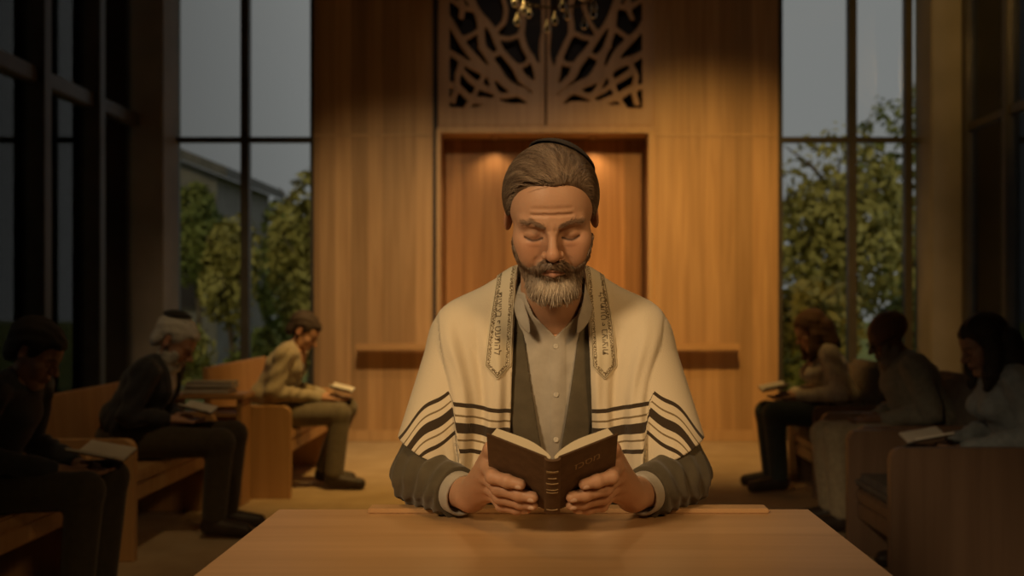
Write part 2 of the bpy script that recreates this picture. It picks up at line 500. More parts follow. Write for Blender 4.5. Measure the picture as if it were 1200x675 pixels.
# ------------------------------------------------------------------ heads (local frame: face towards -Y, origin between the ears at eye height)
def head_prims(f, age=1.0, width=1.0, nose=1.0, detail=True):
    w = width
    f.ell((0, 0.014, 0.040), (0.0745 * w, 0.096, 0.077), 0.01)
    f.ell((0, -0.030, 0.020), (0.068 * w, 0.062, 0.066), 0.02)
    f.ell((0, -0.036, -0.040), (0.054 * w, 0.052, 0.070), 0.025)
    for s in (-1, 1):
        f.cap((s * 0.049 * w, -0.008, -0.056), (s * 0.020 * w, -0.070, -0.102), 0.016, 0.017, 0.022)
        f.ell((s * 0.047 * w, -0.060, -0.020), (0.020, 0.022, 0.020), 0.02)            # cheekbone
        f.ell((s * 0.040 * w, -0.068, -0.045), (0.020, 0.020, 0.026), 0.02)
    f.cap((-0.018, -0.076, -0.104), (0.018, -0.076, -0.104), 0.0165, 0.0165, 0.02)     # chin
    for s in (-1, 1):                                                                  # brow ridge
        f.cap((s * 0.010, -0.0865, 0.0155), (s * 0.045 * w, -0.071, 0.0185), 0.0085, 0.008, 0.014)
    for s in (-1, 1):
        f.ell((s * 0.0315, -0.0985, 0.000), (0.0215, 0.0180, 0.0135), 0.014, 's')      # socket
    for s in (-1, 1):
        f.ell((s * 0.0315, -0.0705, -0.0015), (0.0150, 0.0150, 0.0128), 0.005)         # closed lid over the eye
        if detail:
            f.chain([(s * 0.0175, -0.0835, -0.0075), (s * 0.025, -0.0868, -0.0100), (s * 0.033, -0.0872, -0.0108), (s * 0.041, -0.0835, -0.0090), (s * 0.0455, -0.079, -0.0065)], [0.0011, 0.0014, 0.0015, 0.0014, 0.001], 0.0025, 's')
            f.chain([(s * 0.0185, -0.0840, 0.0045), (s * 0.027, -0.0865, 0.0083), (s * 0.037, -0.085, 0.0080), (s * 0.045, -0.079, 0.0035)], [0.0007, 0.001, 0.001, 0.0007], 0.003, 's')
    # nose
    f.cap((0, -0.0860, 0.012), (0, -0.1085 - 0.006 * nose, -0.022), 0.0068, 0.0088, 0.010)
    f.ell((0, -0.1090 - 0.006 * nose, -0.0270), (0.0115, 0.0105, 0.0095), 0.008)
    for s in (-1, 1):
        f.ell((s * 0.0125, -0.1010, -0.0310), (0.0075, 0.0095, 0.0070), 0.005)
        if detail:
            f.ell((s * 0.0060, -0.1060, -0.0385), (0.0032, 0.0048, 0.0030), 0.003, 's')
            f.chain([(s * 0.0205, -0.0985, -0.032), (s * 0.0265, -0.0925, -0.046), (s * 0.030, -0.088, -0.058)], [0.0018, 0.0028, 0.0014], 0.007, 's')   # fold by the mouth
    # mouth
    f.ell((0, -0.0800, -0.0610), (0.029, 0.0215, 0.0215), 0.012)
    f.chain([(-0.022, -0.0955, -0.0600), (-0.009, -0.1010, -0.0572), (0, -0.1015, -0.0582), (0.009, -0.1010, -0.0572), (0.022, -0.0955, -0.0600)], [0.0022, 0.0036, 0.0036, 0.0036, 0.0022], 0.004)
    f.chain([(-0.019, -0.0950, -0.0668), (0, -0.0995, -0.0690), (0.019, -0.0950, -0.0668)], [0.0024, 0.0048, 0.0024], 0.004)
    if detail:
        f.chain([(-0.024, -0.0955, -0.0628), (-0.010, -0.1045, -0.0628), (0, -0.1052, -0.0636), (0.010, -0.1045, -0.0628), (0.024, -0.0955, -0.0628)], [0.0010, 0.0013, 0.0013, 0.0013, 0.0010], 0.002, 's')
        for s in (-1, 1): f.ell((s * 0.031, -0.0790, -0.0165), (0.0135, 0.0075, 0.0050), 0.006)
        for z, k in ((0.035, 0.8), (0.046, 1.2), (0.059, 1.0)):                                      # forehead lines
            f.chain([(-0.034, -0.083, z), (-0.012, -0.0905, z + 0.002), (0.012, -0.0905, z + 0.002), (0.034, -0.083, z)], [0.0005, 0.0010 * k, 0.0010 * k, 0.0005], 0.006, 's')
        for s in (-1, 1):
            f.chain([(s * 0.0065, -0.0985, 0.024), (s * 0.0055, -0.0985, 0.012)], [0.0006, 0.0010], 0.005, 's')   # frown line
    # ears
    for s in (-1, 1):
        R = rotm('Z', s * 24) @ rotm('X', -8)
        f.ell((s * 0.0755 * w, 0.010, -0.002), (0.0062, 0.0170, 0.0290), 0.006, 'u', R)
        f.ell((s * 0.0830 * w, 0.006, 0.001), (0.0060, 0.0100, 0.0185), 0.004, 's', R)
    return f

HAIR_Y = np.array([-0.12, -0.066, -0.052, -0.040, -0.030, -0.012, -0.004, 0.004, 0.024, 0.034, 0.060, 0.12])
HAIR_Z = np.array([0.068, 0.066, 0.044, 0.008, -0.004, 0.000, 0.026, 0.036, 0.032, -0.014, -0.055, -0.060])
HAIR_Z2 = np.array([0.058, 0.056, 0.038, -0.014, -0.026, -0.020, 0.016, 0.026, 0.020, -0.040, -0.088, -0.098])
def hair_cut(q, lift=0.0, recede=0.0, table=None):
    """signed distance-like value, negative inside the haired region"""
    z = np.interp(q[:, 1], HAIR_Y, HAIR_Z if table is None else table)
    z = z + lift + recede * np.exp(-((np.abs(q[:, 0]) - 0.045) / 0.018) ** 2) * (q[:, 1] < -0.03)
    return ((z - q[:, 2]) * 0.6).astype(np.float32)

def to_local(P, R, o, s):
    return ((np.asarray(P) - _v(o)) @ R) / s

BX = np.array([0.0, 0.012, 0.026, 0.040, 0.056, 0.066, 0.072, 0.2])
BZ = np.array([-0.0445, -0.0455, -0.056, -0.060, -0.046, -0.018, 0.000, 0.0])
def beard_cut(q):
    ax = np.abs(q[:, 0])
    zt = np.interp(ax, BX, BZ)
    d = (q[:, 2] - zt) * 0.7
    d = np.maximum(d, (q[:, 1] + 0.004) * 0.9)
    d = np.maximum(d, (-0.132 - q[:, 2]))
    lips = 1.0 - np.sqrt((q[:, 0] / 0.0235) ** 2 + ((q[:, 2] + 0.0635) / 0.0078) ** 2)
    d = np.maximum(d, np.where(q[:, 1] < -0.06, lips * 0.007, -1))
    return d.astype(np.float32)

def skin_color(base, R, o, s, stubble=None, brow=None, lips=(0.40, 0.20, 0.14)):
    base = np.array(base)
    def fn(v):
        q = to_local(v, R, o, s)
        c = np.tile(base, (len(v), 1))
        rng = np.random.RandomState(3)
        def mix(m, col):
            nonlocal c
            m = np.clip(m, 0, 1)[:, None]; c = c * (1 - m) + np.array(col) * m
        def blob(cx, cy, cz, r): return np.exp(-(((np.abs(q[:, 0]) - cx) ** 2 + (q[:, 1] - cy) ** 2 + (q[:, 2] - cz) ** 2) / r ** 2))
        red = base * np.array([1.03, 0.72, 0.66])
        mix(blob(0.040, -0.072, -0.030, 0.022) * 0.45, red)
        mix(blob(0.0, -0.115, -0.028, 0.014) * 0.5, red)
        mix(blob(0.080, 0.008, -0.004, 0.026) * 0.5, red)
        mix(blob(0.031, -0.082, -0.016, 0.012) * 0.35, base * np.array([0.8, 0.62, 0.60]))
        front = q[:, 1] < -0.06
        le = 1 - np.sqrt((q[:, 0] / 0.024) ** 2 + ((q[:, 2] + 0.0635) / 0.0085) ** 2)
        mix(np.clip(le * 5, 0, 1) * front * 0.9, lips)
        # lash line
        ax = np.abs(q[:, 0])
        zl = np.interp(ax, [0.016, 0.025, 0.033, 0.041, 0.047], [-0.0070, -0.0100, -0.0108, -0.0090, -0.0060])
        m = np.exp(-((q[:, 2] - zl) / 0.0021) ** 2) * (ax > 0.0155) * (ax < 0.0475) * (q[:, 1] < -0.06)
        mix(m * 0.95, (0.035, 0.02, 0.014))
        if brow is not None:
            zb = np.interp(ax, [0.010, 0.03, 0.05], [0.0185, 0.0245, 0.0205])
            m = np.exp(-((q[:, 2] - zb) / 0.0038) ** 2) * (ax > 0.010) * (ax < 0.052) * (q[:, 1] < -0.05)
            mix(m * 0.9, brow)
        if stubble is not None:
            mix(np.clip(-beard_cut(q) * 250, 0, 1) * 0.75, stubble)
        return c
    return fn

def hand_prims(f, W, MCP, fingers, thumb, palm_r=0.013, k=0.006):
    """W wrist point; MCP four knuckle points; fingers: list of point chains after each knuckle; thumb: chain from the palm side"""
    rs = [[0.0116, 0.0110, 0.0102, 0.0086], [0.0120, 0.0113, 0.0105, 0.0088], [0.0114, 0.0107, 0.0100, 0.0084], [0.0102, 0.0095, 0.0088, 0.0074]]
    W = np.array(W, float)
    for i, m in enumerate(MCP):
        m = np.array(m, float)
        f.cap(W + (m - W) * 0.10, m, 0.0215, 0.0130, 0.010)
        f.ell(m, (0.0128, 0.0128, 0.0128), 0.006)
    for i in range(3):
        a = (np.array(MCP[i]) + np.array(MCP[i + 1])) / 2
        f.cap(W + (a - W) * 0.3, a, 0.019, 0.011, 0.008)
    for i, ch in enumerate(fingers):
        pts = [np.array(MCP[i], float)] + [np.array(p, float) for p in ch]
        r = rs[i]
        sub = Field(); sub.R, sub.o, sub.s = f.R, f.o, f.s
        for j in range(len(pts) - 1):
            f.cap(pts[j], pts[j + 1], r[j], r[j + 1], 0.0035)
        for j in (1, 2):
            if j < len(pts) - 1:
                f.ell(pts[j], (r[j] * 1.07,) * 3, 0.003)
    t = [np.array(p, float) for p in thumb]
    f.chain(t, [0.0170, 0.0130, 0.0112, 0.0088][:len(t)], 0.007)
    return f

# groove noise used for hair and beard volumes
def lobes(P, fx, fy, fz, amp, seed=0.0):
    return amp * (np.sin(P @ _v(fx) + seed) * 0.5 + np.sin(P @ _v(fy) + 1.7 + seed) * 0.3 + np.sin(P @ _v(fz) + 2.9 + seed) * 0.2)

# ------------------------------------------------------------------ the room
YB = 8.30            # back wall
XL, XR = -3.22, 3.30
ZC = 4.05
room_floor = struct(box('floor', (XL - 0.6, -2.6, -0.12), (XR + 0.6, YB + 0.1, 0.0), M['floor'], bevel=0))
struct(box('ceiling', (XL - 0.3, -2.6, ZC), (XR + 0.3, YB + 0.3, ZC + 0.15), M['ceiling'], bevel=0))
struct(box('wall_rear', (XL - 0.3, -2.75, 0), (XR + 0.3, -2.6, ZC), M['plaster'], bevel=0))

def wx(px, d=YB): return (px - PX) * d / F
def wz(py, d=YB): return HC + (PY - py) * d / F

# back wall with the recess for the ark: pieces around the opening, joined into one structure mesh
nx0, nx1, nz1 = wx(517), wx(759), wz(157)      # niche opening
bm = bmesh.new()
x_l, x_r = wx(368), wx(912)
bm_box(bm, (x_l, YB, 0), (nx0, YB + 0.12, ZC))
bm_box(bm, (nx1, YB, 0), (x_r, YB + 0.12, ZC))
wall_back = struct(bm_obj('wall_back', bm, M['wall_wood']))
bm = bmesh.new()
bm_box(bm, (nx0, YB + 0.50, 0), (nx1, YB + 0.56, ZC))                           # back of the recess
bm_box(bm, (nx0 - 0.03, YB + 0.12, 0), (nx0, YB + 0.56, ZC)); bm_box(bm, (nx1, YB + 0.12, 0), (nx1 + 0.03, YB + 0.56, ZC))
struct(bm_obj('wall_recess', bm, M['niche_wood']))
# seams / trims
struct(box('trim_1', (x_l, YB - 0.006, wz(160)), (wx(508), YB, wz(157)), M['trim_wood'], bevel=0.001))
struct(box('trim_2', (wx(768), YB - 0.006, wz(160)), (x_r, YB, wz(157)), M['trim_wood'], bevel=0.001))
struct(box('baseboard_back', (x_l, YB - 0.02, 0), (wx(512), YB, 0.09), M['trim_wood']))
struct(box('baseboard_right', (wx(766), YB - 0.02, 0), (x_r, YB, 0.09), M['trim_wood']))
# dark post left and right of the ark
struct(box('trim_3', (wx(508), YB - 0.035, 0), (wx(513), YB, ZC), M['dark'], bevel=0.002))

# the ark: frame, doors, carved upper screen, downlights
ark = thing('ark_cabinet', 'tall wooden ark with plank doors set back in the wall beneath a carved tree screen', 'ark', (0, YB, 0))
def loc(o, y=YB):
    o.location = (0, 0, 0); return o
def child_box(name, lo, hi, mat, parent, bevel=0.004):
    off = parent.matrix_world.translation if parent.parent is None else Vector((0, 0, 0))
    p = parent
    off = Vector((0, 0, 0))
    while p is not None:
        off += p.location; p = p.parent
    lo2 = [a - b for a, b in zip(lo, off)]; hi2 = [a - b for a, b in zip(hi, off)]
    return box(name, lo2, hi2, mat, parent, bevel)
child_box('frame_post', (nx0 - 0.035, YB - 0.05, 0), (nx0, YB + 0.02, nz1), M['trim_wood'], ark)
child_box('frame_post', (nx1, YB - 0.05, 0), (nx1 + 0.035, YB + 0.02, nz1), M['trim_wood'], ark)
child_box('frame_head', (nx0 - 0.035, YB - 0.05, nz1), (nx1 + 0.035, YB + 0.30, nz1 + 0.035), M['trim_wood'], ark)
mid = (nx0 + nx1) / 2
dz = 0.02
d1 = child_box('door', (nx0 + 0.005, YB + 0.26, dz), (mid - 0.003, YB + 0.30, nz1 - 0.004), M['niche_wood'], ark)
d2 = child_box('door', (mid + 0.003, YB + 0.26, dz), (nx1 - 0.005, YB + 0.30, nz1 - 0.004), M['niche_wood'], ark)
for dd, sx in ((d1, -1), (d2, 1)):
    hb = bmesh.new()
    xh = mid + sx * 0.06
    bm_tube(hb, [(xh, 0.262, 1.0), (xh, 0.225, 1.0), (xh, 0.225, 1.25), (xh, 0.262, 1.25)], 0.008)
    h = bm_obj('handle', hb, M['metal'], dd, True)
    h['label'] = 'slim brass pull handle'
child_box('plinth', (nx0, YB + 0.02, 0), (nx1, YB + 0.26, 0.02), M['trim_wood'], ark)
for px_ in (578, 697):
    bm = bmesh.new(); bm_lathe(bm, [(0.028, 0.0), (0.034, 0.004), (0.034, 0.018), (0.024, 0.022)], 18, (wx(px_), 0.14, nz1 - 0.022))
    bm_obj('downlight', bm, M['metal'], ark, True)
for px_ in (578, 697):
    light('niche_lamp', 'SPOT', (wx(px_), YB + 0.13, nz1 - 0.035), 7, WARM, (wx(px_), YB + 0.2, 0), 0.02, 120, 0.9)

# upper box with carved tree screen: two leaves meeting at the centre seam
sx0, sx1 = wx(513), wx(766)
sz0, sz1 = nz1 + 0.035, ZC - 0.02
screen = thing('carved_screen', 'pale carved wooden screen of spreading tree branches above the ark', 'screen', (0, YB, 0))
child_box('recess_shade_box', (sx0 + 0.02, YB + 0.16, sz0), (sx1 - 0.02, YB + 0.40, sz1), M['dark'], screen)  # near-black box: the shade of the recess behind the carving, put into colour
rail_top = wz(127)
child_box('bottom_rail', (sx0, YB - 0.03, sz0), (sx1, YB + 0.04, wz(148)), M['lattice'], screen)

def seg2(P, a, b, ra, rb):
    a = np.array(a); b = np.array(b); ab = b - a
    q = P - a; h = np.clip((q @ ab) / (ab @ ab), 0, 1)
    return np.sqrt(((q - h[:, None] * ab) ** 2).sum(1)) - (ra + (rb - ra) * h)
def poly2(P, pts, r0, r1):
    d = None; n = len(pts) - 1
    for i in range(n):
        e = seg2(P, pts[i], pts[i + 1], r0 + (r1 - r0) * i / n, r0 + (r1 - r0) * (i + 1) / n)
        d = e if d is None else np.minimum(d, e)
    return d
# branch lines read from the right-hand leaf, in frame pixels: (points, start half width, end half width)
BR = [
    ([(643, 150), (645, 120), (643, 90), (640, 60), (638, 20), (634, -40)], 9, 3.0),
    ([(645, 128), (668, 108), (690, 94), (712, 84), (738, 70), (754, 62)], 6, 2.4),
    ([(644, 134), (672, 126), (700, 122), (725, 116), (738, 104), (754, 100)], 5.5, 2.2),
    ([(672, 126), (700, 130), (724, 128), (752, 131)], 4, 2.2),
    ([(645, 110), (668, 92), (676, 78), (690, 60), (700, 40), (716, 20), (732, -8)], 5, 2.0),
    ([(648, 96), (654, 76), (662, 58), (668, 40), (668, 18), (676, -20)], 4, 2.0),
    ([(690, 94), (704, 74), (712, 56), (716, 34), (722, 10), (728, -20)], 4.6, 2.0),
    ([(712, 84), (728, 60), (738, 46), (748, 34), (756, 22)], 4.6, 2.2),
    ([(700, 104), (706, 90), (704, 74)], 3, 2.0),
    ([(668, 108), (690, 112), (708, 106), (728, 92), (740, 82)], 3.0, 2.2),
    ([(725, 116), (716, 100), (712, 84)], 2.4, 2.0),
    ([(738, 70), (744, 88), (742, 104), (748, 120)], 2.8, 2.0),
    ([(700, 122), (694, 112), (700, 104)], 2.2, 2.0),
    ([(676, 78), (664, 76), (656, 68)], 2.0, 1.8),
    ([(690, 60), (700, 66), (714, 56)], 2.0, 1.8),
    ([(668, 40), (682, 44), (696, 44)], 2.0, 1.8),
    ([(716, 34), (730, 42), (738, 46)], 2.2, 1.8),
    ([(700, 40), (690, 26), (686, 8), (690, -20)], 2.2, 1.8),
    ([(740, 20), (736, 4), (744, -20)], 2.4, 2.0),
    ([(722, 10), (738, 8), (756, -4)], 2.4, 2.0),
    ([(725, 116), (732, 124), (728, 131)], 2.0, 1.8),
]
def lattice_leaf(side):
    k = YB / F
    z_lo, z_hi = wz(148), sz1
    xa, xb = 0.006, (sx1 - sx0) / 2
    cx = (sx0 + sx1) / 2
    def get(c=None, rad=0):
        def ev(P):
            # to frame pixels of the right-hand leaf
            q = np.empty((len(P), 2))
            q[:, 0] = 639.5 + side * (P[:, 0] - cx) / k
            q[:, 1] = PY - (P[:, 2] - HC) / k
            q[:, 0] += 1.6 * np.sin(q[:, 1] * 0.11 + side); q[:, 1] += 1.6 * np.sin(q[:, 0] * 0.13 + 2 * side)
            d = None
            for pts, r0, r1 in BR:
                e = poly2(q, pts, r0 * 0.95 + 0.8, r1 * 1.1 + 1.1)
                d = e if d is None else np.minimum(d, e) - np.maximum(2.5 - np.abs(d - e), 0) ** 2 / 10.0
            d = d * k
            x = side * (P[:, 0] - cx)
            open_in = np.maximum(np.maximum(0.035 - x, x - (xb - 0.095)), rail_top - P[:, 2])   # negative inside the carved opening
            open_in = np.maximum(open_in, P[:, 2] - (z_hi - 0.10))
            d = np.minimum(d, -open_in)
            out = np.maximum(np.maximum(xa - x, x - xb), np.maximum(z_lo - P[:, 2], P[:, 2] - z_hi))
            d = np.maximum(d, out)
            return np.maximum(d - 0.0, np.abs(P[:, 1]) - 0.014).astype(np.float32)
        return ev
    x0, x1 = (cx, cx + xb) if side > 0 else (cx - xb, cx)
    return field_obj('carved_leaf', get, (x0 - 0.02, -0.03, z_lo - 0.02), (x1 + 0.02, 0.03, z_hi + 0.02), 0.0075, M['lattice'], screen)
lattice_leaf(1); lattice_leaf(-1)

# shelf running across the wall at either side of the ark (one long reader's ledge)
led = thing('wall_ledge', 'long narrow wooden ledge crossing the back wall behind the man in the prayer shawl', 'ledge', (0, YB, 0))
lz = wz(403, 8.14)
child_box('ledge_board', (wx(416, 8.14), 8.14, lz - 0.058), (wx(868, 8.14), YB - 0.052, lz), M['ledge'], led, 0.008)
for px_ in (500, 780):
    xb_ = wx(px_, 8.1)
    child_box('bracket', (xb_, YB - 0.13, lz - 0.20), (xb_ + 0.03, YB - 0.001, lz - 0.056), M['ledge'], led, 0.004)

# left back window and right back window (glass beside the timber wall), side walls of glass
def grid_window(name, x0, x1, verticals, zs, y):
    bm = bmesh.new()
    for xv, hw in verticals:
        bm_box(bm, (xv - hw, y - 0.05, 0.0), (xv + hw, y + 0.03, ZC), 0.004)
    for zv, hw in zs:
        bm_box(bm, (x0, y - 0.04, zv - hw), (x1, y + 0.02, zv + hw), 0.004)
    w = struct(bm_obj(name, bm, M['frame']))
    p = box('pane', (x0, y - 0.006, 0.02), (x1, y + 0.002, ZC - 0.01), M['glass'], w, 0)
    return w
grid_window('window_1', XL, x_l, [(wx(286), 0.034), (x_l - 0.015, 0.02)], [(wz(163), 0.022), (0.06, 0.06), (ZC - 0.05, 0.05)], YB + 0.06)
grid_window('window_2', x_r, XR, [(x_r + 0.02, 0.02), (wx(1000), 0.034), (wx(1066), 0.03)], [(wz(163), 0.022), (0.06, 0.06), (ZC - 0.05, 0.05)], YB + 0.06)
struct(box('trim_4', (XL - 0.10, YB - 0.28, 0), (wx(206), YB + 0.12, ZC), M['plaster'], bevel=0.01))
struct(box('trim_5', (wx(1078), YB - 0.25, 0), (XR + 0.15, YB + 0.12, ZC), M['plaster'], bevel=0.01))
# left side glazing: deep posts, a mid rail and plinth
bm = bmesh.new()
for yv in (-2.4, -0.9, 0.6, 2.1, 3.35, 4.15, 5.0, 5.75, 6.45, 7.25):
    bm_box(bm, (XL - 0.10, yv - 0.05, 0), (XL + 0.10, yv + 0.05, ZC), 0.006)
bm_box(bm, (XL - 0.05, -2.6, 2.50), (XL + 0.06, YB, 2.60), 0.006)
bm_box(bm, (XL - 0.05, -2.6, 0), (XL + 0.05, YB, 0.12), 0.006)
w3 = struct(bm_obj('window_3', bm, M['frame']))
box('pane', (XL - 0.008, -2.6, 0.1), (XL + 0.002, YB, ZC), M['glass'], w3, 0)
# right side: plastered pier wall, with a tall window near the corner
struct(box('wall_right', (XR, -2.6, 0), (XR + 0.15, 6.55, ZC), M['plaster'], bevel=0))
bm = bmesh.new()
for yv in (6.60, 7.30, 8.0):
    bm_box(bm, (XR - 0.02, yv - 0.04, 0), (XR + 0.10, yv + 0.04, ZC), 0.006)
bm_box(bm, (XR, 6.55, 2.46), (XR + 0.08, YB, 2.52), 0.004)
w4 = struct(bm_obj('window_4', bm, M['frame']))
box('pane', (XR + 0.03, 6.55, 0.02), (XR + 0.04, YB, ZC), M['glass'], w4, 0)

SPOT_AIMS = ['aimed from the left at the man in the prayer shawl', 'aimed from the right at the man in the prayer shawl', 'hanging behind the reading table and aimed at the man\'s back',
             'aimed at the left end of the reading table', 'aimed at the open floor before the ark', 'washing the timber wall left of the ark', 'aimed at the ark doors',
             'aimed at the carved screen', 'washing the timber wall right of the ark', 'aimed at the pew of the white-haired man', 'aimed at the right corner pillar']
# made-up ceiling housings, out of view, for the added spot lamps
for i, (l, t, e, c, s, a) in enumerate(ADDED_SPOTS):
    o = thing('added_spotlight', 'added unseen brass spotlight ' + SPOT_AIMS[i], 'spotlight', (l[0], l[1], ZC), 0, 'added spotlights')
    bm = bmesh.new(); bm_lathe(bm, [(0.05, 0.0), (0.05, -0.03), (0.012, -0.032), (0.012, -(ZC - l[2]) + 0.10)], 18)
    bm_obj('stem', bm, M['metal'], o, True)
    bm = bmesh.new()
    ax = (Vector(t) - Vector(l)).normalized()
    q = ax.to_track_quat('-Z', 'Y').to_matrix()
    prof = [(0.03, 0.16), (0.075, 0.14), (0.08, 0.06), (0.068, 0.03), (0.068, 0.10)]
    bm_lathe(bm, prof, 20)
    for v in bm.verts: v.co = q @ v.co + Vector((0, 0, l[2] - ZC))
    bm_obj('lamp_head', bm, M['metal'], o, True)

# chandelier whose lowest glass drops hang into the top of the view
CY = 5.6
cz0 = wz(38, CY)
ch = thing('chandelier', 'dim glass chandelier with small glass drops hanging before the carved screen', 'chandelier', (wx(650, CY), CY, cz0))
bm = bmesh.new(); bm_tube(bm, [(0, 0, 0.12), (0, 0, ZC - cz0)], 0.009, 10); bm_lathe(bm, [(0.06, ZC - cz0 - 0.02), (0.06, ZC - cz0)], 18)
bm_obj('stem', bm, M['dark_metal'], ch, True)
bm = bmesh.new()
for k in range(24):
    a0, a1 = 2 * math.pi * k / 24, 2 * math.pi * (k + 1) / 24
    bm_tube(bm, [(0.22 * math.cos(a0), 0.22 * math.sin(a0), 0.20), (0.22 * math.cos(a1), 0.22 * math.sin(a1), 0.20)], 0.007, 6)
bm_obj('ring', bm, M['dark_metal'], ch, True)
for k in range(6):
    a = 2 * math.pi * (k + 0.35) / 6
    bm = bmesh.new(); bm_tube(bm, [(0, 0, 0.26), (0.08 * math.cos(a), 0.08 * math.sin(a), 0.31), (0.17 * math.cos(a), 0.17 * math.sin(a), 0.27), (0.22 * math.cos(a), 0.22 * math.sin(a), 0.20)], 0.006, 8)
    bm_obj('arm', bm, M['dark_metal'], ch, True)
DROP = bmesh.new(); bm_lathe(DROP, [(0.002, 0.055), (0.007, 0.045), (0.011, 0.026), (0.019, 0.012), (0.021, 0.0), (0.014, -0.015), (0.003, -0.020)], 14)
dme = bpy.data.meshes.new('glass_drop'); DROP.to_mesh(dme); DROP.free(); smooth(dme); dme.materials.append(M['crystal'])
for k in range(12):
    a = 2 * math.pi * (k + 0.35) / 12
    zz = 0.075 if k % 2 else 0.145
    link('glass_drop', dme, None, ch, (0.22 * math.cos(a), 0.22 * math.sin(a), zz))
    if k % 2:
        pass
link('glass_drop', dme, None, ch, (0, 0, 0.06))
for k in range(12):
    bm = bmesh.new()
    a = 2 * math.pi * (k + 0.35) / 12; zz = 0.075 if k % 2 else 0.145
    bm_tube(bm, [(0.22 * math.cos(a), 0.22 * math.sin(a), 0.20), (0.22 * math.cos(a), 0.22 * math.sin(a), zz + 0.05)], 0.0015, 5)
    bm_obj('chain', bm, M['dark_metal'], ch)

# ------------------------------------------------------------------ outside
struct(box('ground', (-60, YB + 0.12, -0.45), (60, 70, -0.15), M['grass'], bevel=0))
struct(box('ground_side', (-60, -12, -0.45), (XL - 0.6, YB + 0.12, -0.15), M['path'], bevel=0))
bm = bmesh.new()
pts = [(-9, 12.8), (-5.2, 12.9), (-4.5, 15.0), (-4.6, 19.0), (-5.3, 19.0), (-5.3, 15.2), (-5.8, 14.2), (-9, 14.2)]
a = [bm.verts.new((x, y, -0.15)) for x, y in pts]; b = [bm.verts.new((x, y, -0.12)) for x, y in pts]
bm.faces.new(list(reversed(a))); bm.faces.new(b)
for i in range(len(pts)): bm.faces.new((a[i], a[(i + 1) % len(pts)], b[(i + 1) % len(pts)], b[i]))
tag(bm_obj('garden_path', bm, M['path']), 'pale garden path curving past the left window', 'path')

def foliage_mesh(seed, n, rx, ry, rz, leaf=0.10, blobs=9):
    rng = np.random.RandomState(seed)
    cs = rng.normal(size=(blobs, 3)); cs /= np.linalg.norm(cs, axis=1)[:, None]
    cs = cs * rng.uniform(0.25, 0.62, (blobs, 1)) * np.array([rx, ry, rz])
    br = rng.uniform(0.38, 0.58, blobs)
    k = rng.randint(0, blobs, n)
    d = rng.normal(size=(n, 3)); d /= np.linalg.norm(d, axis=1)[:, None]
    r = rng.uniform(0.55, 1.0, (n, 1)) ** 0.5
    p = cs[k] + d * r * br[k][:, None] * np.array([rx, ry, rz])
    nrm = d + rng.normal(size=(n, 3)) * 0.6; nrm /= np.linalg.norm(nrm, axis=1)[:, None]
    u = np.cross(nrm, rng.normal(size=(n, 3))); u /= np.linalg.norm(u, axis=1)[:, None]
    w = np.cross(nrm, u)
    s = leaf * rng.uniform(0.6, 1.3, (n, 1))
    v = np.stack([p - u * s, p + w * s * 0.45 + nrm * s * 0.12, p + u * s, p - w * s * 0.45 + nrm * s * 0.12], 1).reshape(-1, 3)
    return v, np.arange(4 * n).reshape(-1, 4)
def tree(name, label, x, y, h, rx, rz, mat, seed, group=None, cat='tree', n=2600, leaf=0.13):
    t = thing(name, label, cat, (x, y, -0.15), 0, group)
    bm = bmesh.new(); bm_tube(bm, [(0, 0, 0), (0.05, 0, h * 0.3), (-0.04, 0.03, h * 0.55), (0, 0, h * 0.8)], [0.05 * rx + 0.03, 0.04 * rx + 0.02, 0.03 * rx + 0.015, 0.01], 8)
    for k in range(5):
        a = k * 1.3 + seed
        bm_tube(bm, [(0, 0, h * (0.42 + 0.06 * k)), (rx * 0.3 * math.cos(a), rx * 0.3 * math.sin(a), h * (0.58 + 0.05 * k)), (rx * 0.6 * math.cos(a), rx * 0.6 * math.sin(a), h * (0.66 + 0.05 * k))], [0.03 * rx, 0.02 * rx, 0.006], 6)
    bm_obj('trunk', bm, M['bark'], t, True)
    v, f = foliage_mesh(seed, n, rx, rx * 0.8, rz, leaf)
    v[:, 2] += h - rz
    link('foliage', raw_mesh('foliage', v, f, sm=False), M[mat], t)
    return t
tree('garden_tree', 'golden-leaved tree right behind the left window by the timber wall', -3.05, 13.4, 3.25, 0.75, 1.5, 'leaf_gold', 4, leaf=0.08, n=3500)
tree('garden_tree', 'low round green tree in the middle of the left window', -6.1, 18.0, 3.6, 0.75, 1.3, 'leaf', 7, leaf=0.09, n=3500)
tree('garden_tree', 'pointed dark green tree beyond the left window mullion', -5.1, 20.0, 3.5, 0.7, 1.6, 'leaf', 9, leaf=0.09, n=3000)
tree('garden_tree', 'slender young tree outside between the old man and the man in the beige jacket', -3.75, 12.2, 2.4, 0.45, 0.9, 'leaf_gold', 11, n=1700, leaf=0.06)
tree('garden_shrub', 'yellow-green shrub outside behind the old man', -4.2, 11.6, 1.35, 0.7, 0.65, 'leaf_gold', 12, None, 'shrub', 1500, 0.08)
tree('garden_shrub', 'low green shrub outside behind the empty pew back', -3.0, 10.6, 1.05, 0.55, 0.5, 'leaf', 13, None, 'shrub', 1300, 0.07)
tree('garden_shrub', 'bright yellow-green bush outside the right window left of the woman', 2.75, 10.6, 1.75, 0.62, 0.75, 'leaf_gold', 14, None, 'shrub', 1800, 0.08)
tree('garden_shrub', 'dark green bush low outside the right window by the timber wall', 2.55, 9.8, 0.95, 0.45, 0.45, 'leaf', 15, None, 'shrub', 1300, 0.07)
tree('garden_tree', 'leafy tree outside the right window above the woman', 3.9, 13.5, 4.0, 1.4, 1.8, 'leaf_gold', 16, leaf=0.08, n=4500)
tree('garden_tree', 'tall dark tree outside behind the bald man', 6.3, 15.0, 5.2, 1.7, 2.3, 'leaf', 17, leaf=0.09, n=4500)
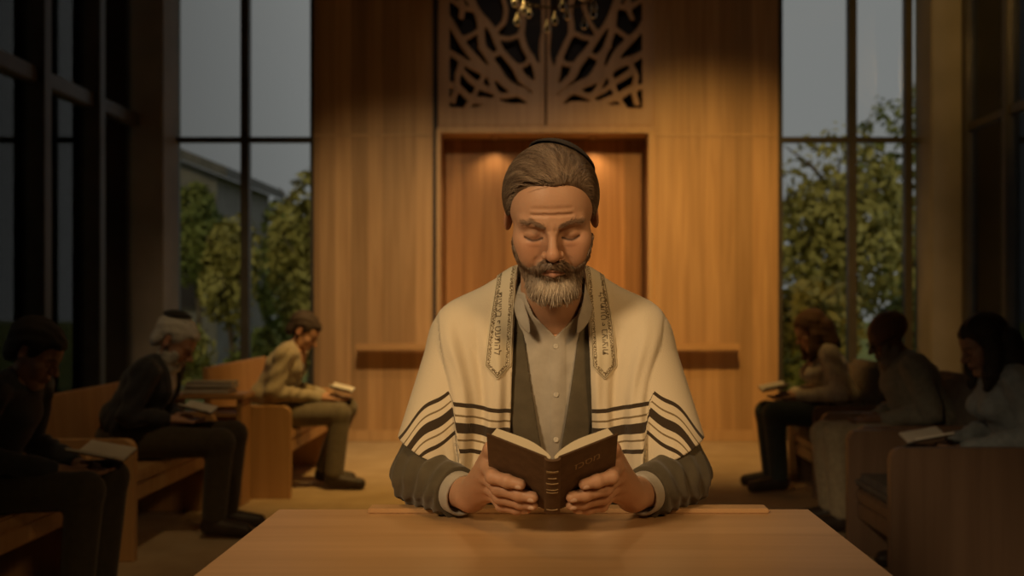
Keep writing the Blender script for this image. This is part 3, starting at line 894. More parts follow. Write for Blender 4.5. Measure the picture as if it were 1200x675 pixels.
tree('garden_shrub', 'green shrub outside between the woman and the bald man', 4.0, 10.8, 1.5, 0.7, 0.6, 'leaf', 18, None, 'shrub', 1500, 0.08)
tree('garden_tree', 'dark tree outside the glazed left wall beside the seated figures', -6.0, 8.0, 4.6, 1.6, 2.0, 'leaf', 19)
tree('garden_tree', 'dark tree outside the glazed left wall close to the corner pillar', -5.4, 11.4, 3.9, 1.1, 1.6, 'leaf', 20)
hs = thing('neighbouring_house', 'grey house with a sloping slate roof seen through the left window', 'house', (-8.0, 21.0, -0.15))
bm = bmesh.new(); bm_prism(bm, [(-4.0, 0), (1.3, 0), (1.3, 3.9), (-4.0, 6.0)], 0, 4); bm_obj('house_wall', bm, M['render'], hs)
bm = bmesh.new(); bm_prism(bm, [(-4.3, 6.14), (1.6, 3.80), (1.6, 4.02), (-4.3, 6.36)], -0.3, 4.3); bm_obj('roof', bm, M['roof'], hs)
for x0, z0 in ((0.1, 1.1), (-1.4, 1.1), (-1.2, 3.0)):
    wf = box('window', (x0, -0.04, z0), (x0 + 0.9, 0.02, z0 + 1.2), M['frame'], hs, 0.01)
    box('pane', (x0 + 0.08, -0.055, z0 + 0.08), (x0 + 0.82, -0.041, z0 + 1.12), M['dark'], wf, 0)

# ------------------------------------------------------------------ pews and armchairs
def pew(name, label, X, Y0, Y1, face, depth=0.47, arm_h=0.535, back_h=0.72, seat_h=0.37, mat='pew', cushion=False, group=None):
    """a bench running along Y from Y0 to Y1; face=+1 looks towards +X; X is the back of the bench"""
    if cushion: seat_h = 0.30
    t = thing(name, label, 'pew' if not cushion else 'armchair', (X, (Y0 + Y1) / 2, 0), 0, group)
    h = (Y1 - Y0) / 2
    def bx(nm, x0, x1, y0, y1, z0, z1, m=None, bev=0.008, par=None):
        a, b = sorted((face * x0, face * x1))
        return box(nm, (a, y0, z0), (b, y1, z1), m or M[mat], par or t, bev)
    for y in (-h, h - 0.045):
        bm = bmesh.new()
        pts = [(0.0, 0.0), (depth, 0.0), (depth, arm_h - 0.045)]
        for k in range(1, 6):
            a = math.pi / 2 * k / 6
            pts.append((depth - 0.045 + 0.045 * math.cos(a), arm_h - 0.045 + 0.045 * math.sin(a)))
        pts += [(depth - 0.045, arm_h), (0.0, arm_h)]
        bm_prism(bm, [(face * x, z) for x, z in pts], y, y + 0.045)
        bmesh.ops.bevel(bm, geom=list(bm.edges), offset=0.004, segments=1, affect='EDGES')
        bm_obj('side_panel', bm, M[mat], t)
    seat = bx('seat', 0.05, depth - 0.03, -h + 0.046, h - 0.046, seat_h - 0.05, seat_h)
    bx('front_rail', depth - 0.06, depth - 0.035, -h + 0.046, h - 0.046, seat_h - 0.13, seat_h - 0.051)
    bm = bmesh.new()
    bm_prism(bm, [(face * 0.0, 0.12), (face * 0.04, 0.12), (face * 0.0, back_h), (face * -0.035, back_h)], -h + 0.0, h - 0.0)
    bmesh.ops.bevel(bm, geom=list(bm.edges), offset=0.006, segments=2, affect='EDGES')
    bm_obj('backrest', bm, M[mat], t)
    if cushion:
        c = bx('seat_cushion', 0.06, depth - 0.02, -h + 0.05, h - 0.05, seat_h + 0.001, seat_h + 0.07, M['fabric_seat'], 0.025)
        bm = bmesh.new(); bm_box(bm, (-0.055, -h + 0.05, 0), (0.055, h - 0.05, 0.42), 0.03)
        for v in bm.verts:
            v.co = Vector((face * (0.075 + v.co.x - v.co.z * 0.10), v.co.y, v.co.z + seat_h + 0.05))
        bm_obj('back_cushion', bm, M['fabric_seat'], t, True)
    return t

# ------------------------------------------------------------------ seated people (local frame: facing -Y, origin on the floor under the hips)
shoe_m = noise_mat('dark_leather', (0.035, 0.025, 0.018), (0.055, 0.04, 0.03), 20, rough=0.45)
glass_frame_m = noise_mat('spectacle_frame', (0.03, 0.025, 0.02), (0.05, 0.04, 0.03), 20, rough=0.3)
def hand_simple(f, W, s, spread=0.0):
    W = np.array(W, float)
    fwd = np.array([-s * 0.25, -0.95, -0.10]); fwd /= np.linalg.norm(fwd)
    side = np.array([s * 0.95, -0.25, 0.0])
    f.cap(W, W + fwd * 0.07, 0.021, 0.020, 0.012)
    f.cap(W + side * 0.012, W + fwd * 0.075 + side * 0.022, 0.016, 0.013, 0.010)
    f.cap(W - side * 0.012, W + fwd * 0.075 - side * 0.018, 0.016, 0.013, 0.010)
    for i, k in enumerate((-0.026, -0.009, 0.009, 0.026)):
        L = (0.065, 0.075, 0.070, 0.055)[i]
        b = W + fwd * 0.080 + side * k
        m = b + fwd * L * 0.55 + np.array([0, 0, -0.004])
        e = m + fwd * L * 0.40 + np.array([0, 0, 0.010])
        f.chain([b, m, e], [0.0092, 0.0085, 0.0068], 0.003)
    t0 = W + fwd * 0.02 - side * 0.020
    f.chain([t0, t0 + fwd * 0.030 - side * 0.018 + np.array([0, 0, 0.016]), t0 + fwd * 0.060 - side * 0.012 + np.array([0, 0, 0.024])], [0.014, 0.011, 0.008], 0.005)

def seated(label, X, Y, face, lean=27, nod=34, skin=(0.55, 0.32, 0.2), hair=None, hair_style='short', beard=None, top=(0.1, 0.1, 0.1), top2=None, legs=(0.05, 0.05, 0.05),
           inner=(0.5, 0.5, 0.48), bulk=1.0, kippah=False, glasses=False, wrist=(0.075, -0.33, 0.55), knee=0.46, opening=True, foot_back=0.0, turn=0.0, pelvis_z=0.48, female=False, hs=0.96):
    t = thing('person', label, 'person', (X, Y, 0), math.radians(90 * face + turn))
    L = math.radians(lean); up = np.array([0, -math.sin(L), math.cos(L)])
    Rt = rotm('X', lean)
    pel = np.array([0, 0, pelvis_z]); nb_ = pel + up * 0.415; shc = pel + up * 0.355
    shw = 0.148 if female else 0.168
    hp = nb_ + np.array([0, -0.050, 0.088]); hR = rotm('X', nod)
    sho = [shc + np.array([s * shw, 0.0, 0]) for s in (-1, 1)]
    elb = [np.array([s * (shw + 0.055), shc[1] + 0.055, 0.595]) for s in (-1, 1)]
    wri = [np.array([s * wrist[0], wrist[1], wrist[2]]) for s in (-1, 1)]
    hip = [np.array([s * 0.085, 0.0, pelvis_z - 0.03]) for s in (-1, 1)]
    kne = [np.array([s * 0.105, -knee, 0.455 + (0.012 if s > 0 else 0)]) for s in (-1, 1)]
    ank = [np.array([s * 0.10, -knee + 0.03 + foot_back * (s > 0), 0.095]) for s in (-1, 1)]
    toe = [a + np.array([s * 0.012, -0.155, -0.058]) for a, s in zip(ank, (-1, 1))]
    # flesh
    f = Field().frame(hR, hp, hs); head_prims(f, detail=False, width=0.97 if female else 1.0)
    f.frame(); f.cap(nb_ + np.array([0, 0.01, -0.03]), hp + np.array([0, 0.018, -0.05]), 0.052, 0.050, 0.02)
    f.plane((0, 0, nb_[2] - 0.05), (0, 0, -1))
    parts = [polygonise(f.get, hp - np.array([0.13, 0.17, 0.22]), hp + np.array([0.13, 0.17, 0.17]), 0.0038)]
    g = Field()
    g.ell(pel + [0, 0, 0.02], (0.145, 0.10, 0.10), 0.03).ell(pel + up * 0.16, (0.125, 0.095, 0.14), 0.04, rot=Rt).ell(pel + up * 0.30, (0.140, 0.095, 0.13), 0.04, rot=Rt)
    g.cap(nb_ - up * 0.03, nb_, 0.05, 0.05, 0.03)
    for i in (0, 1):
        g.cap(nb_ - up * 0.04, sho[i], 0.04, 0.043, 0.03).chain([sho[i], elb[i], wri[i]], [0.042, 0.034, 0.023], 0.01)
        g.chain([hip[i], kne[i], ank[i]], [0.075, 0.050, 0.034], 0.02).cap(ank[i] - [0, 0, 0.04], toe[i], 0.032, 0.024, 0.02)
        hand_simple(g, wri[i], (-1, 1)[i])
    allp = np.array(sho + elb + wri + kne + ank + toe + hip)
    lo = allp.min(0) - 0.11; hi = allp.max(0) + 0.14; lo[2] = -0.01
    parts.append(polygonise(g.get, lo, hi, 0.0058))
    v, fc = join_raw(parts)
    col = skin_color(skin, hR, hp, hs, stubble=None if beard is None else tuple(np.array(beard[:3]) * 0.7), brow=hair if hair is not None else (0.1, 0.08, 0.07), lips=tuple(np.array(skin) * (0.75, 0.55, 0.55)))
    link('body', raw_mesh('body', v, fc, col(v)), skin_m0, t)
    # hair
    def q_(P): return to_local(P, hR, hp, hs)
    if hair is not None:
        hf = Field().frame(hR, hp, hs)
        if hair_style in ('short', 'thick'):
            th = 0.005 if hair_style == 'short' else 0.010
            hf.ell((0, 0.016, 0.042), (0.0785 + th, 0.098 + th, 0.080 + th), 0.01).ell((0, -0.045, 0.070), (0.055, 0.04, 0.026), 0.02).ell((0, 0.052, -0.022), (0.064 + th * 0.5, 0.050 + th * 0.5, 0.066), 0.02)
        else:
            hf.ell((0, 0.016, 0.040), (0.090, 0.108, 0.088), 0.01)
        lf = Field()
        if hair_style == 'long':
            wv = hp
            for s in (-1, 1):
                lf.chain([hp + np.array([s * 0.066, 0.000, 0.055]), hp + np.array([s * 0.084, 0.005, -0.030]), hp + np.array([s * 0.088, -0.005, -0.115]), hp + np.array([s * 0.076, -0.020, -0.175])], [0.022, 0.032, 0.036, 0.018], 0.02)
                lf.chain([hp + np.array([s * 0.06, 0.075, 0.02]), hp + np.array([s * 0.075, 0.095, -0.08]), hp + np.array([s * 0.075, 0.085, -0.155])], [0.05, 0.052, 0.025], 0.03)
        def hget(c=None, rad=0):
            ev = hf.get(c, rad)
            def gg(P):
                q = q_(P)
                lb = lobes(q, (130, 40, 70), (60, 90, 140), (220, 60, 30), 0.0024)
                d = ev(P) + lb
                e = hair_cut(q, 0.0, 0.0, HAIR_Z2)
                if hair_style == 'long': e = np.minimum(e, np.maximum(-(q[:, 1] + 0.045), -0.02) * 1.0)
                k = 0.020; h = np.maximum(k - np.abs(d - e), 0) / k
                d = np.maximum(d, e) + h * h * k * 0.25
                if hair_style == 'long':
                    b = lf.get()(P) + lb * 1.3
                    k = 0.02; h = np.maximum(k - np.abs(d - b), 0) / k
                    d = np.minimum(d, b) - h * h * k * 0.25
                return d.astype(np.float32)
            return gg
        dn = 0.30 if hair_style == 'long' else 0.14
        v, fc = polygonise(hget, hp - np.array([0.15, 0.16, dn]), hp + np.array([0.15, 0.18, 0.17]), 0.0042)
        c = np.tile(np.array(hair), (len(v), 1)) * (0.85 + 0.3 * np.sin(q_(v)[:, :1] * 240 + 3 * np.sin(q_(v)[:, 2:3] * 80)) ** 2)
        link('hair', raw_mesh('hair', v, fc, c), hair_m0, t)
    if beard is not None:
        he = f.get()
        thick = 0.006 if hair_style != 'short_beard' else 0.003
        full = beard[3] if len(beard) > 3 else 0.0
        def bget(c=None, rad=0):
            bf = Field().frame(hR, hp, hs); bf.ell((0, -0.076, -0.118 - 0.02 * full), (0.036 + 0.006 * full, 0.028, 0.026 + 0.026 * full), 0.01)
            be = bf.get()
            def gg(P):
                q = q_(P); lb = lobes(q, (200, 40, 90), (110, 60, 160), (90, 10, 200), 0.0016)
                d = he(P) - 0.003 - 0.004 * np.clip((-q[:, 2] - 0.06) / 0.04, 0, 1); e = beard_cut(q)
                d = np.maximum(d, e)
                b = be(P); k = 0.02; h = np.maximum(k - np.abs(d - b), 0) / k
                return (np.minimum(d, b) - h * h * k * 0.25 + lb).astype(np.float32)
            return gg
        v, fc = polygonise(bget, hp - np.array([0.12, 0.17, 0.24]), hp + np.array([0.12, 0.1, 0.03]), 0.004)
        link('beard', raw_mesh('beard', v, fc, np.tile(np.array(beard[:3]), (len(v), 1))), hair_m0, t)
    if kippah:
        kf_ = Field().frame(hR, hp, hs); kf_.ell((0, 0.016, 0.044), (0.092, 0.112, 0.093), 0.01)
        kx = np.array([0.0, 0.5, 0.86]); kx /= np.linalg.norm(kx)
        def kget(c=None, rad=0):
            ev = kf_.get(c, rad)
            def gg(P):
                q = q_(P) - np.array([0, 0.016, 0.03]); r = np.linalg.norm(q, axis=1) + 1e-9
                return np.maximum(np.abs(ev(P)) - 0.004, (np.arccos(np.clip(q @ kx / r, -1, 1)) - math.radians(37)) * r).astype(np.float32)
            return gg
        v, fc = polygonise(kget, hp - np.array([0.14, 0.16, 0.04]), hp + np.array([0.14, 0.17, 0.17]), 0.004)
        link('skullcap', raw_mesh('skullcap', v, fc), cloth((0.03, 0.027, 0.025)), t)
    if glasses:
        bm = bmesh.new()
        for s in (-1, 1):
            ring = []
            for k in range(17):
                a = 2 * math.pi * k / 16
                ring.append(hp + hR @ (np.array([s * 0.032 + 0.023 * math.cos(a), -0.098, -0.004 + 0.019 * math.sin(a)]) * hs))
            bm_tube(bm, ring, 0.0026, 6)
            bm_tube(bm, [hp + hR @ (np.array(p) * hs) for p in ((s * 0.055, -0.098, 0.0), (s * 0.078, -0.06, 0.002), (s * 0.083, 0.01, 0.004))], 0.0026, 6)
        bm_tube(bm, [hp + hR @ (np.array(p) * hs) for p in ((-0.010, -0.099, 0.0), (0, -0.103, 0.004), (0.010, -0.099, 0.0))], 0.0022, 6)
        bm_obj('glasses', bm, glass_frame_m, t, True)
    # garments
    b = bulk
    j = Field()
    j.ell(pel + up * 0.08, (0.165 * b, 0.130 * b, 0.13), 0.04, rot=Rt).ell(pel + up * 0.26, (0.158 * b, 0.120 * b, 0.16), 0.05, rot=Rt)
    if female:
        for s in (-1, 1): j.ell(pel + up * 0.25 + np.array([s * 0.06, -0.105, -0.02]), (0.055, 0.05, 0.055), 0.03)
    for i in (0, 1):
        s = (-1, 1)[i]
        j.cap(nb_ - up * 0.025 + np.array([s * 0.03, 0.012, 0]), sho[i], 0.052, 0.058, 0.03)
        j.cap(sho[i], elb[i], 0.060 * b, 0.050, 0.02)
        j.cap(elb[i], elb[i] + (wri[i] - elb[i]) * 0.88, 0.049, 0.037, 0.02)
    top_lo = pelvis_z - 0.06
    def jget(c=None, rad=0):
        ev = j.get(c, rad)
        def gg(P):
            d = ev(P)
            q = (P - _v(pel)) @ Rt
            ax = np.abs(q[:, 0])
            arm = np.clip((ax - 0.13) / 0.05, 0, 1)
            d = d - 0.0045 * arm * np.sin((P[:, 2] * 0.9 + P[:, 1] * 1.1) * 75 + 2 * np.sin(P[:, 1] * 30)) - 0.003 * (1 - arm) * np.sin(q[:, 2] * 60 + 4 * np.sin(q[:, 1] * 16))
            if opening:
                w = np.interp(q[:, 2], [0.0, 0.12, 0.40, 0.45], [0.022, 0.018, 0.062, 0.07])
                d = d - 0.004 * (ax < w + 0.04) * (q[:, 1] < -0.02)
                d = np.maximum(d, np.minimum(w - ax, -0.02 - q[:, 1]))
            d = np.maximum(d, top_lo - P[:, 2])
            return np.maximum(d, ((P - _v(nb_)) @ _v(up)) - 0.045).astype(np.float32)
        return gg
    a2 = np.array(sho + elb + wri + [pel]); lo = a2.min(0) - 0.16; hi = a2.max(0) + 0.18; lo[2] = top_lo - 0.02
    v, fc = polygonise(jget, lo, hi, 0.0062)
    link('jacket' if opening else 'sweater', raw_mesh('jacket', v, fc), cloth(top), t)
    if opening:
        i_ = Field(); i_.ell(pel + up * 0.08, (0.150 * b, 0.114 * b, 0.13), 0.04, rot=Rt).ell(pel + up * 0.26, (0.143 * b, 0.106 * b, 0.15), 0.05, rot=Rt)
        i_.cap(nb_ - up * 0.06, nb_ + np.array([0, -0.012, 0.005]), 0.060, 0.057, 0.03)
        i_.plane(nb_ + up * 0.035 + np.array([0, -0.02, 0]), up)
        v, fc = polygonise(i_.get, nb_ - [0.2, 0.2, 0.55], nb_ + [0.2, 0.28, 0.1], 0.0062)
        link('shirt', raw_mesh('shirt', v, fc), cloth(inner), t)
    tr_ = Field(); tr_.ell(pel + [0, 0.0, -0.005], (0.160, 0.125, 0.095), 0.03)
    for i in (0, 1):
        tr_.chain([hip[i], kne[i], ank[i] + [0, 0.0, 0.01]], [0.088, 0.066, 0.056], 0.02)
    tr_.plane((0, 0, 0.075), (0, 0, -1))
    a3 = np.array(hip + kne + ank); lo = a3.min(0) - 0.15; hi = a3.max(0) + 0.16; lo[2] = 0.04
    v, fc = polygonise(tr_.get, lo, hi, 0.007)
    link('trousers', raw_mesh('trousers', v, fc), cloth(legs), t)
    for i in (0, 1):
        sf2 = Field(); sf2.cap(ank[i] + [0, 0.02, -0.035], toe[i] - [0, 0, 0.0], 0.046, 0.034, 0.01).cap(ank[i], ank[i] + [0, 0, 0.01], 0.043, 0.043, 0.02)
        sf2.plane((0, 0, 0.004), (0, 0, -1))
        v, fc = polygonise(sf2.get, np.minimum(ank[i], toe[i]) - 0.09, np.maximum(ank[i], toe[i]) + 0.09, 0.0055)
        link('shoe', raw_mesh('shoe', v, fc), shoe_m, t)
    return t
_cl = {}
def cloth(c):
    c = tuple(c)
    if c not in _cl:
        _cl[c] = noise_mat('cloth', tuple(k * 0.88 for k in c), tuple(min(1, k * 1.12) for k in c), 40, rough=0.92, sheen=0.15)
    return _cl[c]
skin_m0 = attr_mat('skin_far', 0.55, 0.3)
hair_m0 = attr_mat('hair_far', 0.7, 0.25)

def open_booklet(name, label, cat, loc_, rotz, w=0.11, h=0.16, tilt=20, cover=(0.08, 0.05, 0.03)):
    """small open book: two page blocks on a cover, spine along local Y"""
    t = thing(name, label, cat, loc_, rotz)
    R = rotm('X', tilt)
    for s in (-1, 1):
        Rs = R @ rotm('Y', -s * 14)
        for nm, z0, z1, m, k in (('cover', -0.003, 0.0, cloth(cover), 1.03), ('pages', 0.0004, 0.009, M['paper'], 1.0)):
            bm = bmesh.new(); bm_box(bm, (0.001, -h / 2 * k, z0), (w * k, h / 2 * k, z1), 0.001)
            for v in bm.verts:
                c = Vector((v.co.x * s, v.co.y, v.co.z)); v.co = Vector(tuple(Rs @ np.array(c[:])))
            bm_obj(nm, bm, m, t)
    return t
M['paper'] = noise_mat('paper', (0.62, 0.58, 0.50), (0.72, 0.68, 0.60), 6, rough=0.9)

# left side, facing the aisle
pew('pew', 'wooden pew in the left rear corner that the man in the beige jacket sits on', wx(247, 5.9), 5.85, 7.10, 1, depth=0.47, arm_h=0.53, back_h=0.75)
pew('pew', 'dark wooden pew that the white-haired man sits on', -2.24, 4.42, 5.55, 1, depth=0.47, arm_h=0.53, back_h=0.70)
pew('pew', 'dark wooden pew nearest the camera on the left, under the dark-haired reader', -2.32, 3.20, 4.20, 1, depth=0.47, arm_h=0.52, back_h=0.70)
# prayer books stacked on the pew end beside the white-haired man
for k, (dx, lab) in enumerate(((0.0, 'lower of two pale books lying between the white-haired man and the man in beige'), (0.012, 'upper of two pale books lying between the white-haired man and the man in beige'))):
    bkx = thing('book', lab, 'book', (-1.86 + dx, 5.72, 0.62 + 0.033 * k), 0.04 * k, 'pale books between the left pews')
    box('cover', (-0.13, -0.085, 0.0), (0.13, 0.085, 0.004), cloth((0.34, 0.30, 0.24)), bkx, 0.001)
    box('pages', (-0.125, -0.08, 0.0045), (0.122, 0.08, 0.026), M['paper'], bkx, 0.001)
    box('cover', (-0.13, -0.085, 0.0265), (0.13, 0.085, 0.030), cloth((0.34, 0.30, 0.24)), bkx, 0.001)
stand = thing('side_table', 'narrow wooden side table carrying pale books between the two left pews', 'side table', (-1.86, 5.72, 0))
box('tabletop', (-0.22, -0.11, 0.59), (0.22, 0.11, 0.619), M['pew'], stand, 0.006)
box('side_panel', (-0.20, -0.09, 0), (-0.17, 0.09, 0.589), M['pew'], stand)
box('side_panel', (0.17, -0.09, 0), (0.20, 0.09, 0.589), M['pew'], stand)
box('shelf', (-0.169, -0.09, 0.49), (0.169, 0.09, 0.512), M['pew'], stand)

seated('seated man in a beige jacket and grey trousers reading by the left pew', wx(316, 6.3), 6.25, 1, lean=24, nod=38, skin=(0.50, 0.28, 0.17), hair=(0.055, 0.038, 0.028), hair_style='short',
       top=(0.40, 0.34, 0.23), legs=(0.17, 0.145, 0.10), inner=(0.55, 0.50, 0.42), wrist=(0.06, -0.35, 0.545), foot_back=0.10)
open_booklet('prayer_book', 'open white-paged booklet in the hands of the man in the beige jacket', 'book', (wx(316, 6.3) + 0.45, 6.25, 0.585), math.radians(90), w=0.085, h=0.13, tilt=14)
seated('white-bearded old man in a dark suit and skullcap seated on the left', -2.04, 4.98, 1, lean=28, nod=38, skin=(0.48, 0.27, 0.18), hair=(0.60, 0.58, 0.54), hair_style='short', beard=(0.58, 0.56, 0.52, 1.0),
       top=(0.035, 0.035, 0.040), legs=(0.055, 0.042, 0.026), inner=(0.55, 0.52, 0.46), kippah=True, bulk=1.10, wrist=(0.06, -0.24, 0.56), knee=0.50, hs=1.03)
open_booklet('prayer_book', 'open booklet in the hands of the white-bearded old man', 'book', (-2.04 + 0.355, 4.98, 0.595), math.radians(90), w=0.09, h=0.14, tilt=14)
seated('dark-haired figure in dark clothes at the far left edge', -2.08, 3.72, 1, lean=26, nod=34, skin=(0.34, 0.2, 0.13), hair=(0.03, 0.024, 0.02), hair_style='thick',
       top=(0.035, 0.037, 0.042), legs=(0.05, 0.042, 0.03), opening=False, wrist=(0.07, -0.36, 0.52))
open_booklet('prayer_book', 'open booklet on the lap of the figure at the far left edge', 'book', (-2.08 + 0.47, 3.72, 0.56), math.radians(90), w=0.11, h=0.17, tilt=10)
# right side, facing the aisle
pew('armchair', 'wooden chair under the long-haired woman by the right window', 2.00, 5.86, 6.50, -1, depth=0.45, arm_h=0.53, back_h=0.70, cushion=True, mat='dark_wood')
pew('armchair', 'wooden armchair with a dark cushion under the bald man', 2.09, 4.72, 5.36, -1, depth=0.64, arm_h=0.55, back_h=0.76, cushion=True, mat='dark_wood')
pew('armchair', 'dark wooden armchair nearest the camera on the right edge', 2.12, 3.98, 4.58, -1, depth=0.77, arm_h=0.555, back_h=0.78, cushion=True, mat='dark_wood')
seated('woman with long dark hair in a cream cardigan reading by the right window', 1.80, 6.15, -1, lean=20, nod=32, skin=(0.52, 0.31, 0.2), hair=(0.10, 0.055, 0.03), hair_style='long',
       top=(0.66, 0.60, 0.48), legs=(0.05, 0.065, 0.065), inner=(0.50, 0.46, 0.38), wrist=(0.07, -0.30, 0.565), female=True, bulk=0.93, knee=0.44)
open_booklet('prayer_book', 'open book held by the long-haired woman', 'book', (1.80 - 0.41, 6.15, 0.60), math.radians(-90), w=0.10, h=0.15, tilt=12, cover=(0.10, 0.05, 0.03))
seated('bald bearded man with glasses in a grey-green sweater and beige trousers', 1.92, 5.08, -1, lean=22, nod=28, skin=(0.20, 0.105, 0.06), hair=None, beard=(0.22, 0.18, 0.14, 0.2),
       top=(0.22, 0.21, 0.17), legs=(0.36, 0.30, 0.20), opening=False, glasses=True, bulk=1.18, hs=1.05, wrist=(0.055, -0.26, 0.55), knee=0.50)
seated('dark-haired person in a grey-blue shirt at the far right edge', 2.02, 4.22, -1, lean=22, nod=28, skin=(0.26, 0.15, 0.1), hair=(0.03, 0.024, 0.02), hair_style='long',
       top=(0.24, 0.27, 0.29), legs=(0.035, 0.037, 0.042), opening=False, wrist=(0.065, -0.33, 0.52), female=True)
open_booklet('paper_booklet', 'pale open booklet on the lap of the person at the far right edge', 'booklet', (2.02 - 0.44, 4.22, 0.555), math.radians(-90), w=0.10, h=0.16, tilt=10)

# ------------------------------------------------------------------ table, book and the man in the prayer shawl
TZ = 0.746
tbl = thing('reading_table', 'plain light wooden table in the foreground under the open book', 'table', (0, 0, 0))
bm = bmesh.new(); bm_box(bm, (-0.484, 0.80, TZ - 0.035), (0.484, 1.86, TZ), 0.005)
bm_obj('tabletop', bm, M['table'], tbl)
for x, y in ((-0.45, 0.86), (0.45, 0.86), (-0.45, 1.80), (0.45, 1.80)):
    box('leg', (x - 0.025, y - 0.025, 0), (x + 0.025, y + 0.025, TZ - 0.036), M['table'], tbl)
box('apron', (-0.43, 0.85, TZ - 0.10), (0.43, 0.87, TZ - 0.036), M['table'], tbl)
strip = box('reading_rail', (-0.312, 1.815, TZ), (0.40, 1.855, TZ + 0.009), M['table'], None, 0.002)
tag(strip, 'thin flat wooden strip lying along the far edge of the reading table', 'wooden strip')

CX = 0.014
HO = (0.0135, 1.795, 1.275); HT = 28.0; HS = 1.0
HR = rotm('Z', 0) @ rotm('Y', -1.5) @ rotm('X', HT)
skin_m = attr_mat('skin', 0.5, 0.35, sss=0.12, bump=0.15, bscale=260)
man = thing('person', 'man in a striped cream prayer shawl reading an open book at the table', 'person', (0, 0, 0))

# book frame
BP = math.radians(45); BA = math.radians(26)
BO = np.array([0.0133, 1.620, 0.788])          # bottom of the spine
BU = np.array([0, -math.sin(BP), math.cos(BP)]); BN = np.array([0, math.cos(BP), math.sin(BP)])   # up the spine; away from the camera
BH, BW = 0.140, 0.112
def bk(s, t, o=0.0, side=1):
    """point on a cover: s from spine outward, t up the spine, o metres in front (towards camera)"""
    c = np.array([side * math.cos(BA), 0, 0]) + BN * math.sin(BA)
    nf = np.array([side * math.sin(BA), 0, 0]) * 1.0 - BN * math.cos(BA)
    return BO + c * s + BU * t + nf * o

# ---- flesh
def arm_pts(s):
    return dict(sh=(CX + s * 0.155, 1.955, 1.045), el=(CX + s * 0.238, 1.875, 0.803), wr=(CX + s * 0.148, 1.765, 0.787))
NAILS = []
def build_body():
    parts = []
    f = Field().frame(HR, HO, HS); head_prims(f)
    f.frame()
    f.cap((CX, 1.975, 1.08), (CX, 1.845, 1.215), 0.060, 0.054, 0.02)
    f.cap((CX, 1.80, 1.175), (CX, 1.90, 1.13), 0.020, 0.03, 0.03)
    for s in (-1, 1): f.cap((CX + s * 0.03, 1.98, 1.10), (CX + s * 0.11, 1.97, 1.07), 0.045, 0.045, 0.03)
    f.plane((0, 0, 1.06), (0, 0, -1))
    parts.append(polygonise(f.get, (CX - 0.17, 1.66, 1.04), (CX + 0.17, 2.05, 1.44), 0.0017))
    headf = f
    g = Field()
    g.ell((CX, 2.10, 0.57), (0.165, 0.12, 0.12), 0.04).ell((CX, 2.07, 0.74), (0.150, 0.115, 0.18), 0.04).ell((CX, 1.995, 0.95), (0.155, 0.105, 0.18), 0.05)
    for s in (-1, 1):
        a = arm_pts(s)
        g.cap((CX + s * 0.04, 1.97, 1.09), a['sh'], 0.040, 0.050, 0.03)
        g.chain([a['sh'], a['el'], a['wr']], [0.048, 0.036, 0.024], 0.01)
        g.chain([(CX + s * 0.09, 2.06, 0.53), (CX + s * 0.13, 1.62, 0.54), (CX + s * 0.12, 1.70, 0.09), (CX + s * 0.13, 1.55, 0.04)], [0.080, 0.055, 0.036, 0.03], 0.02)
    parts.append(polygonise(g.get, (CX - 0.33, 1.48, 0.0), (CX + 0.33, 2.25, 1.15), 0.008))
    for s in (-1, 1):
        h = Field(); h.frame()
        a = arm_pts(s)
        W = np.array([CX + s * 0.1400, 1.752, 0.791])
        mc = [bk(0.112, 0.046, -0.004, s), bk(0.1155, 0.022, -0.002, s), bk(0.1135, -0.003, -0.002, s), bk(0.106, -0.024, -0.004, s)]
        mc = [np.array(m) + np.array([s * 0.004, 0.012, 0.0]) for m in mc]
        fin = [[bk(0.098, 0.053, 0.0125, s), bk(0.072, 0.057, 0.0125, s), bk(0.050, 0.0590, 0.0100, s)],
               [bk(0.088, 0.0300, 0.0140, s), bk(0.052, 0.0350, 0.0130, s), bk(0.0285, 0.0380, 0.0100, s)],
               [bk(0.086, 0.0060, 0.0140, s), bk(0.050, 0.0125, 0.0125, s), bk(0.0285, 0.0160, 0.0095, s)],
               [bk(0.084, -0.0170, 0.0130, s), bk(0.058, -0.0120, 0.0110, s), bk(0.041, -0.0080, 0.0070, s)]]
        th = [W + np.array([-s * 0.006, -0.030, 0.016]), bk(0.120, 0.062, -0.028, s), bk(0.098, 0.078, -0.0225, s), bk(0.074, 0.086, -0.0235, s)]
        hand_prims(h, W, mc, fin, th)
        h.frame()
        d = np.array(a['el']) - W
        h.cap(W, W + d * 0.40, 0.0255, 0.032, 0.02)
        nf = bk(0, 0, 1, s) - bk(0, 0, 0, s)
        for ch in fin: NAILS.append(np.array(ch[-1]) + nf * 0.0075)
        lo = np.min(np.array([W + d * 0.4, *mc, W] + [p for c in fin for p in c] + th), 0) - 0.05
        hi = np.max(np.array([W + d * 0.4, *mc, W] + [p for c in fin for p in c] + th), 0) + 0.05
        parts.append(polygonise(h.get, lo, hi, 0.0015))
    v, fc = join_raw(parts)
    colf = skin_color((0.50, 0.280, 0.168), HR, HO, HS, stubble=(0.24, 0.16, 0.11))
    c = colf(v)
    for nc in NAILS:
        m = np.clip((0.0062 - np.linalg.norm(v - nc, axis=1)) / 0.0015, 0, 1)[:, None]
        c = c * (1 - m) + np.array((0.78, 0.56, 0.44)) * m
    me = raw_mesh('body', v, fc, c)
    return link('body', me, skin_m, man), headf
body_obj, headF = build_body()
hev = headF.get()
def L2W(q): return (np.asarray(q) * HS) @ HR.T + _v(HO)
def W2L(p): return to_local(p, HR, HO, HS)

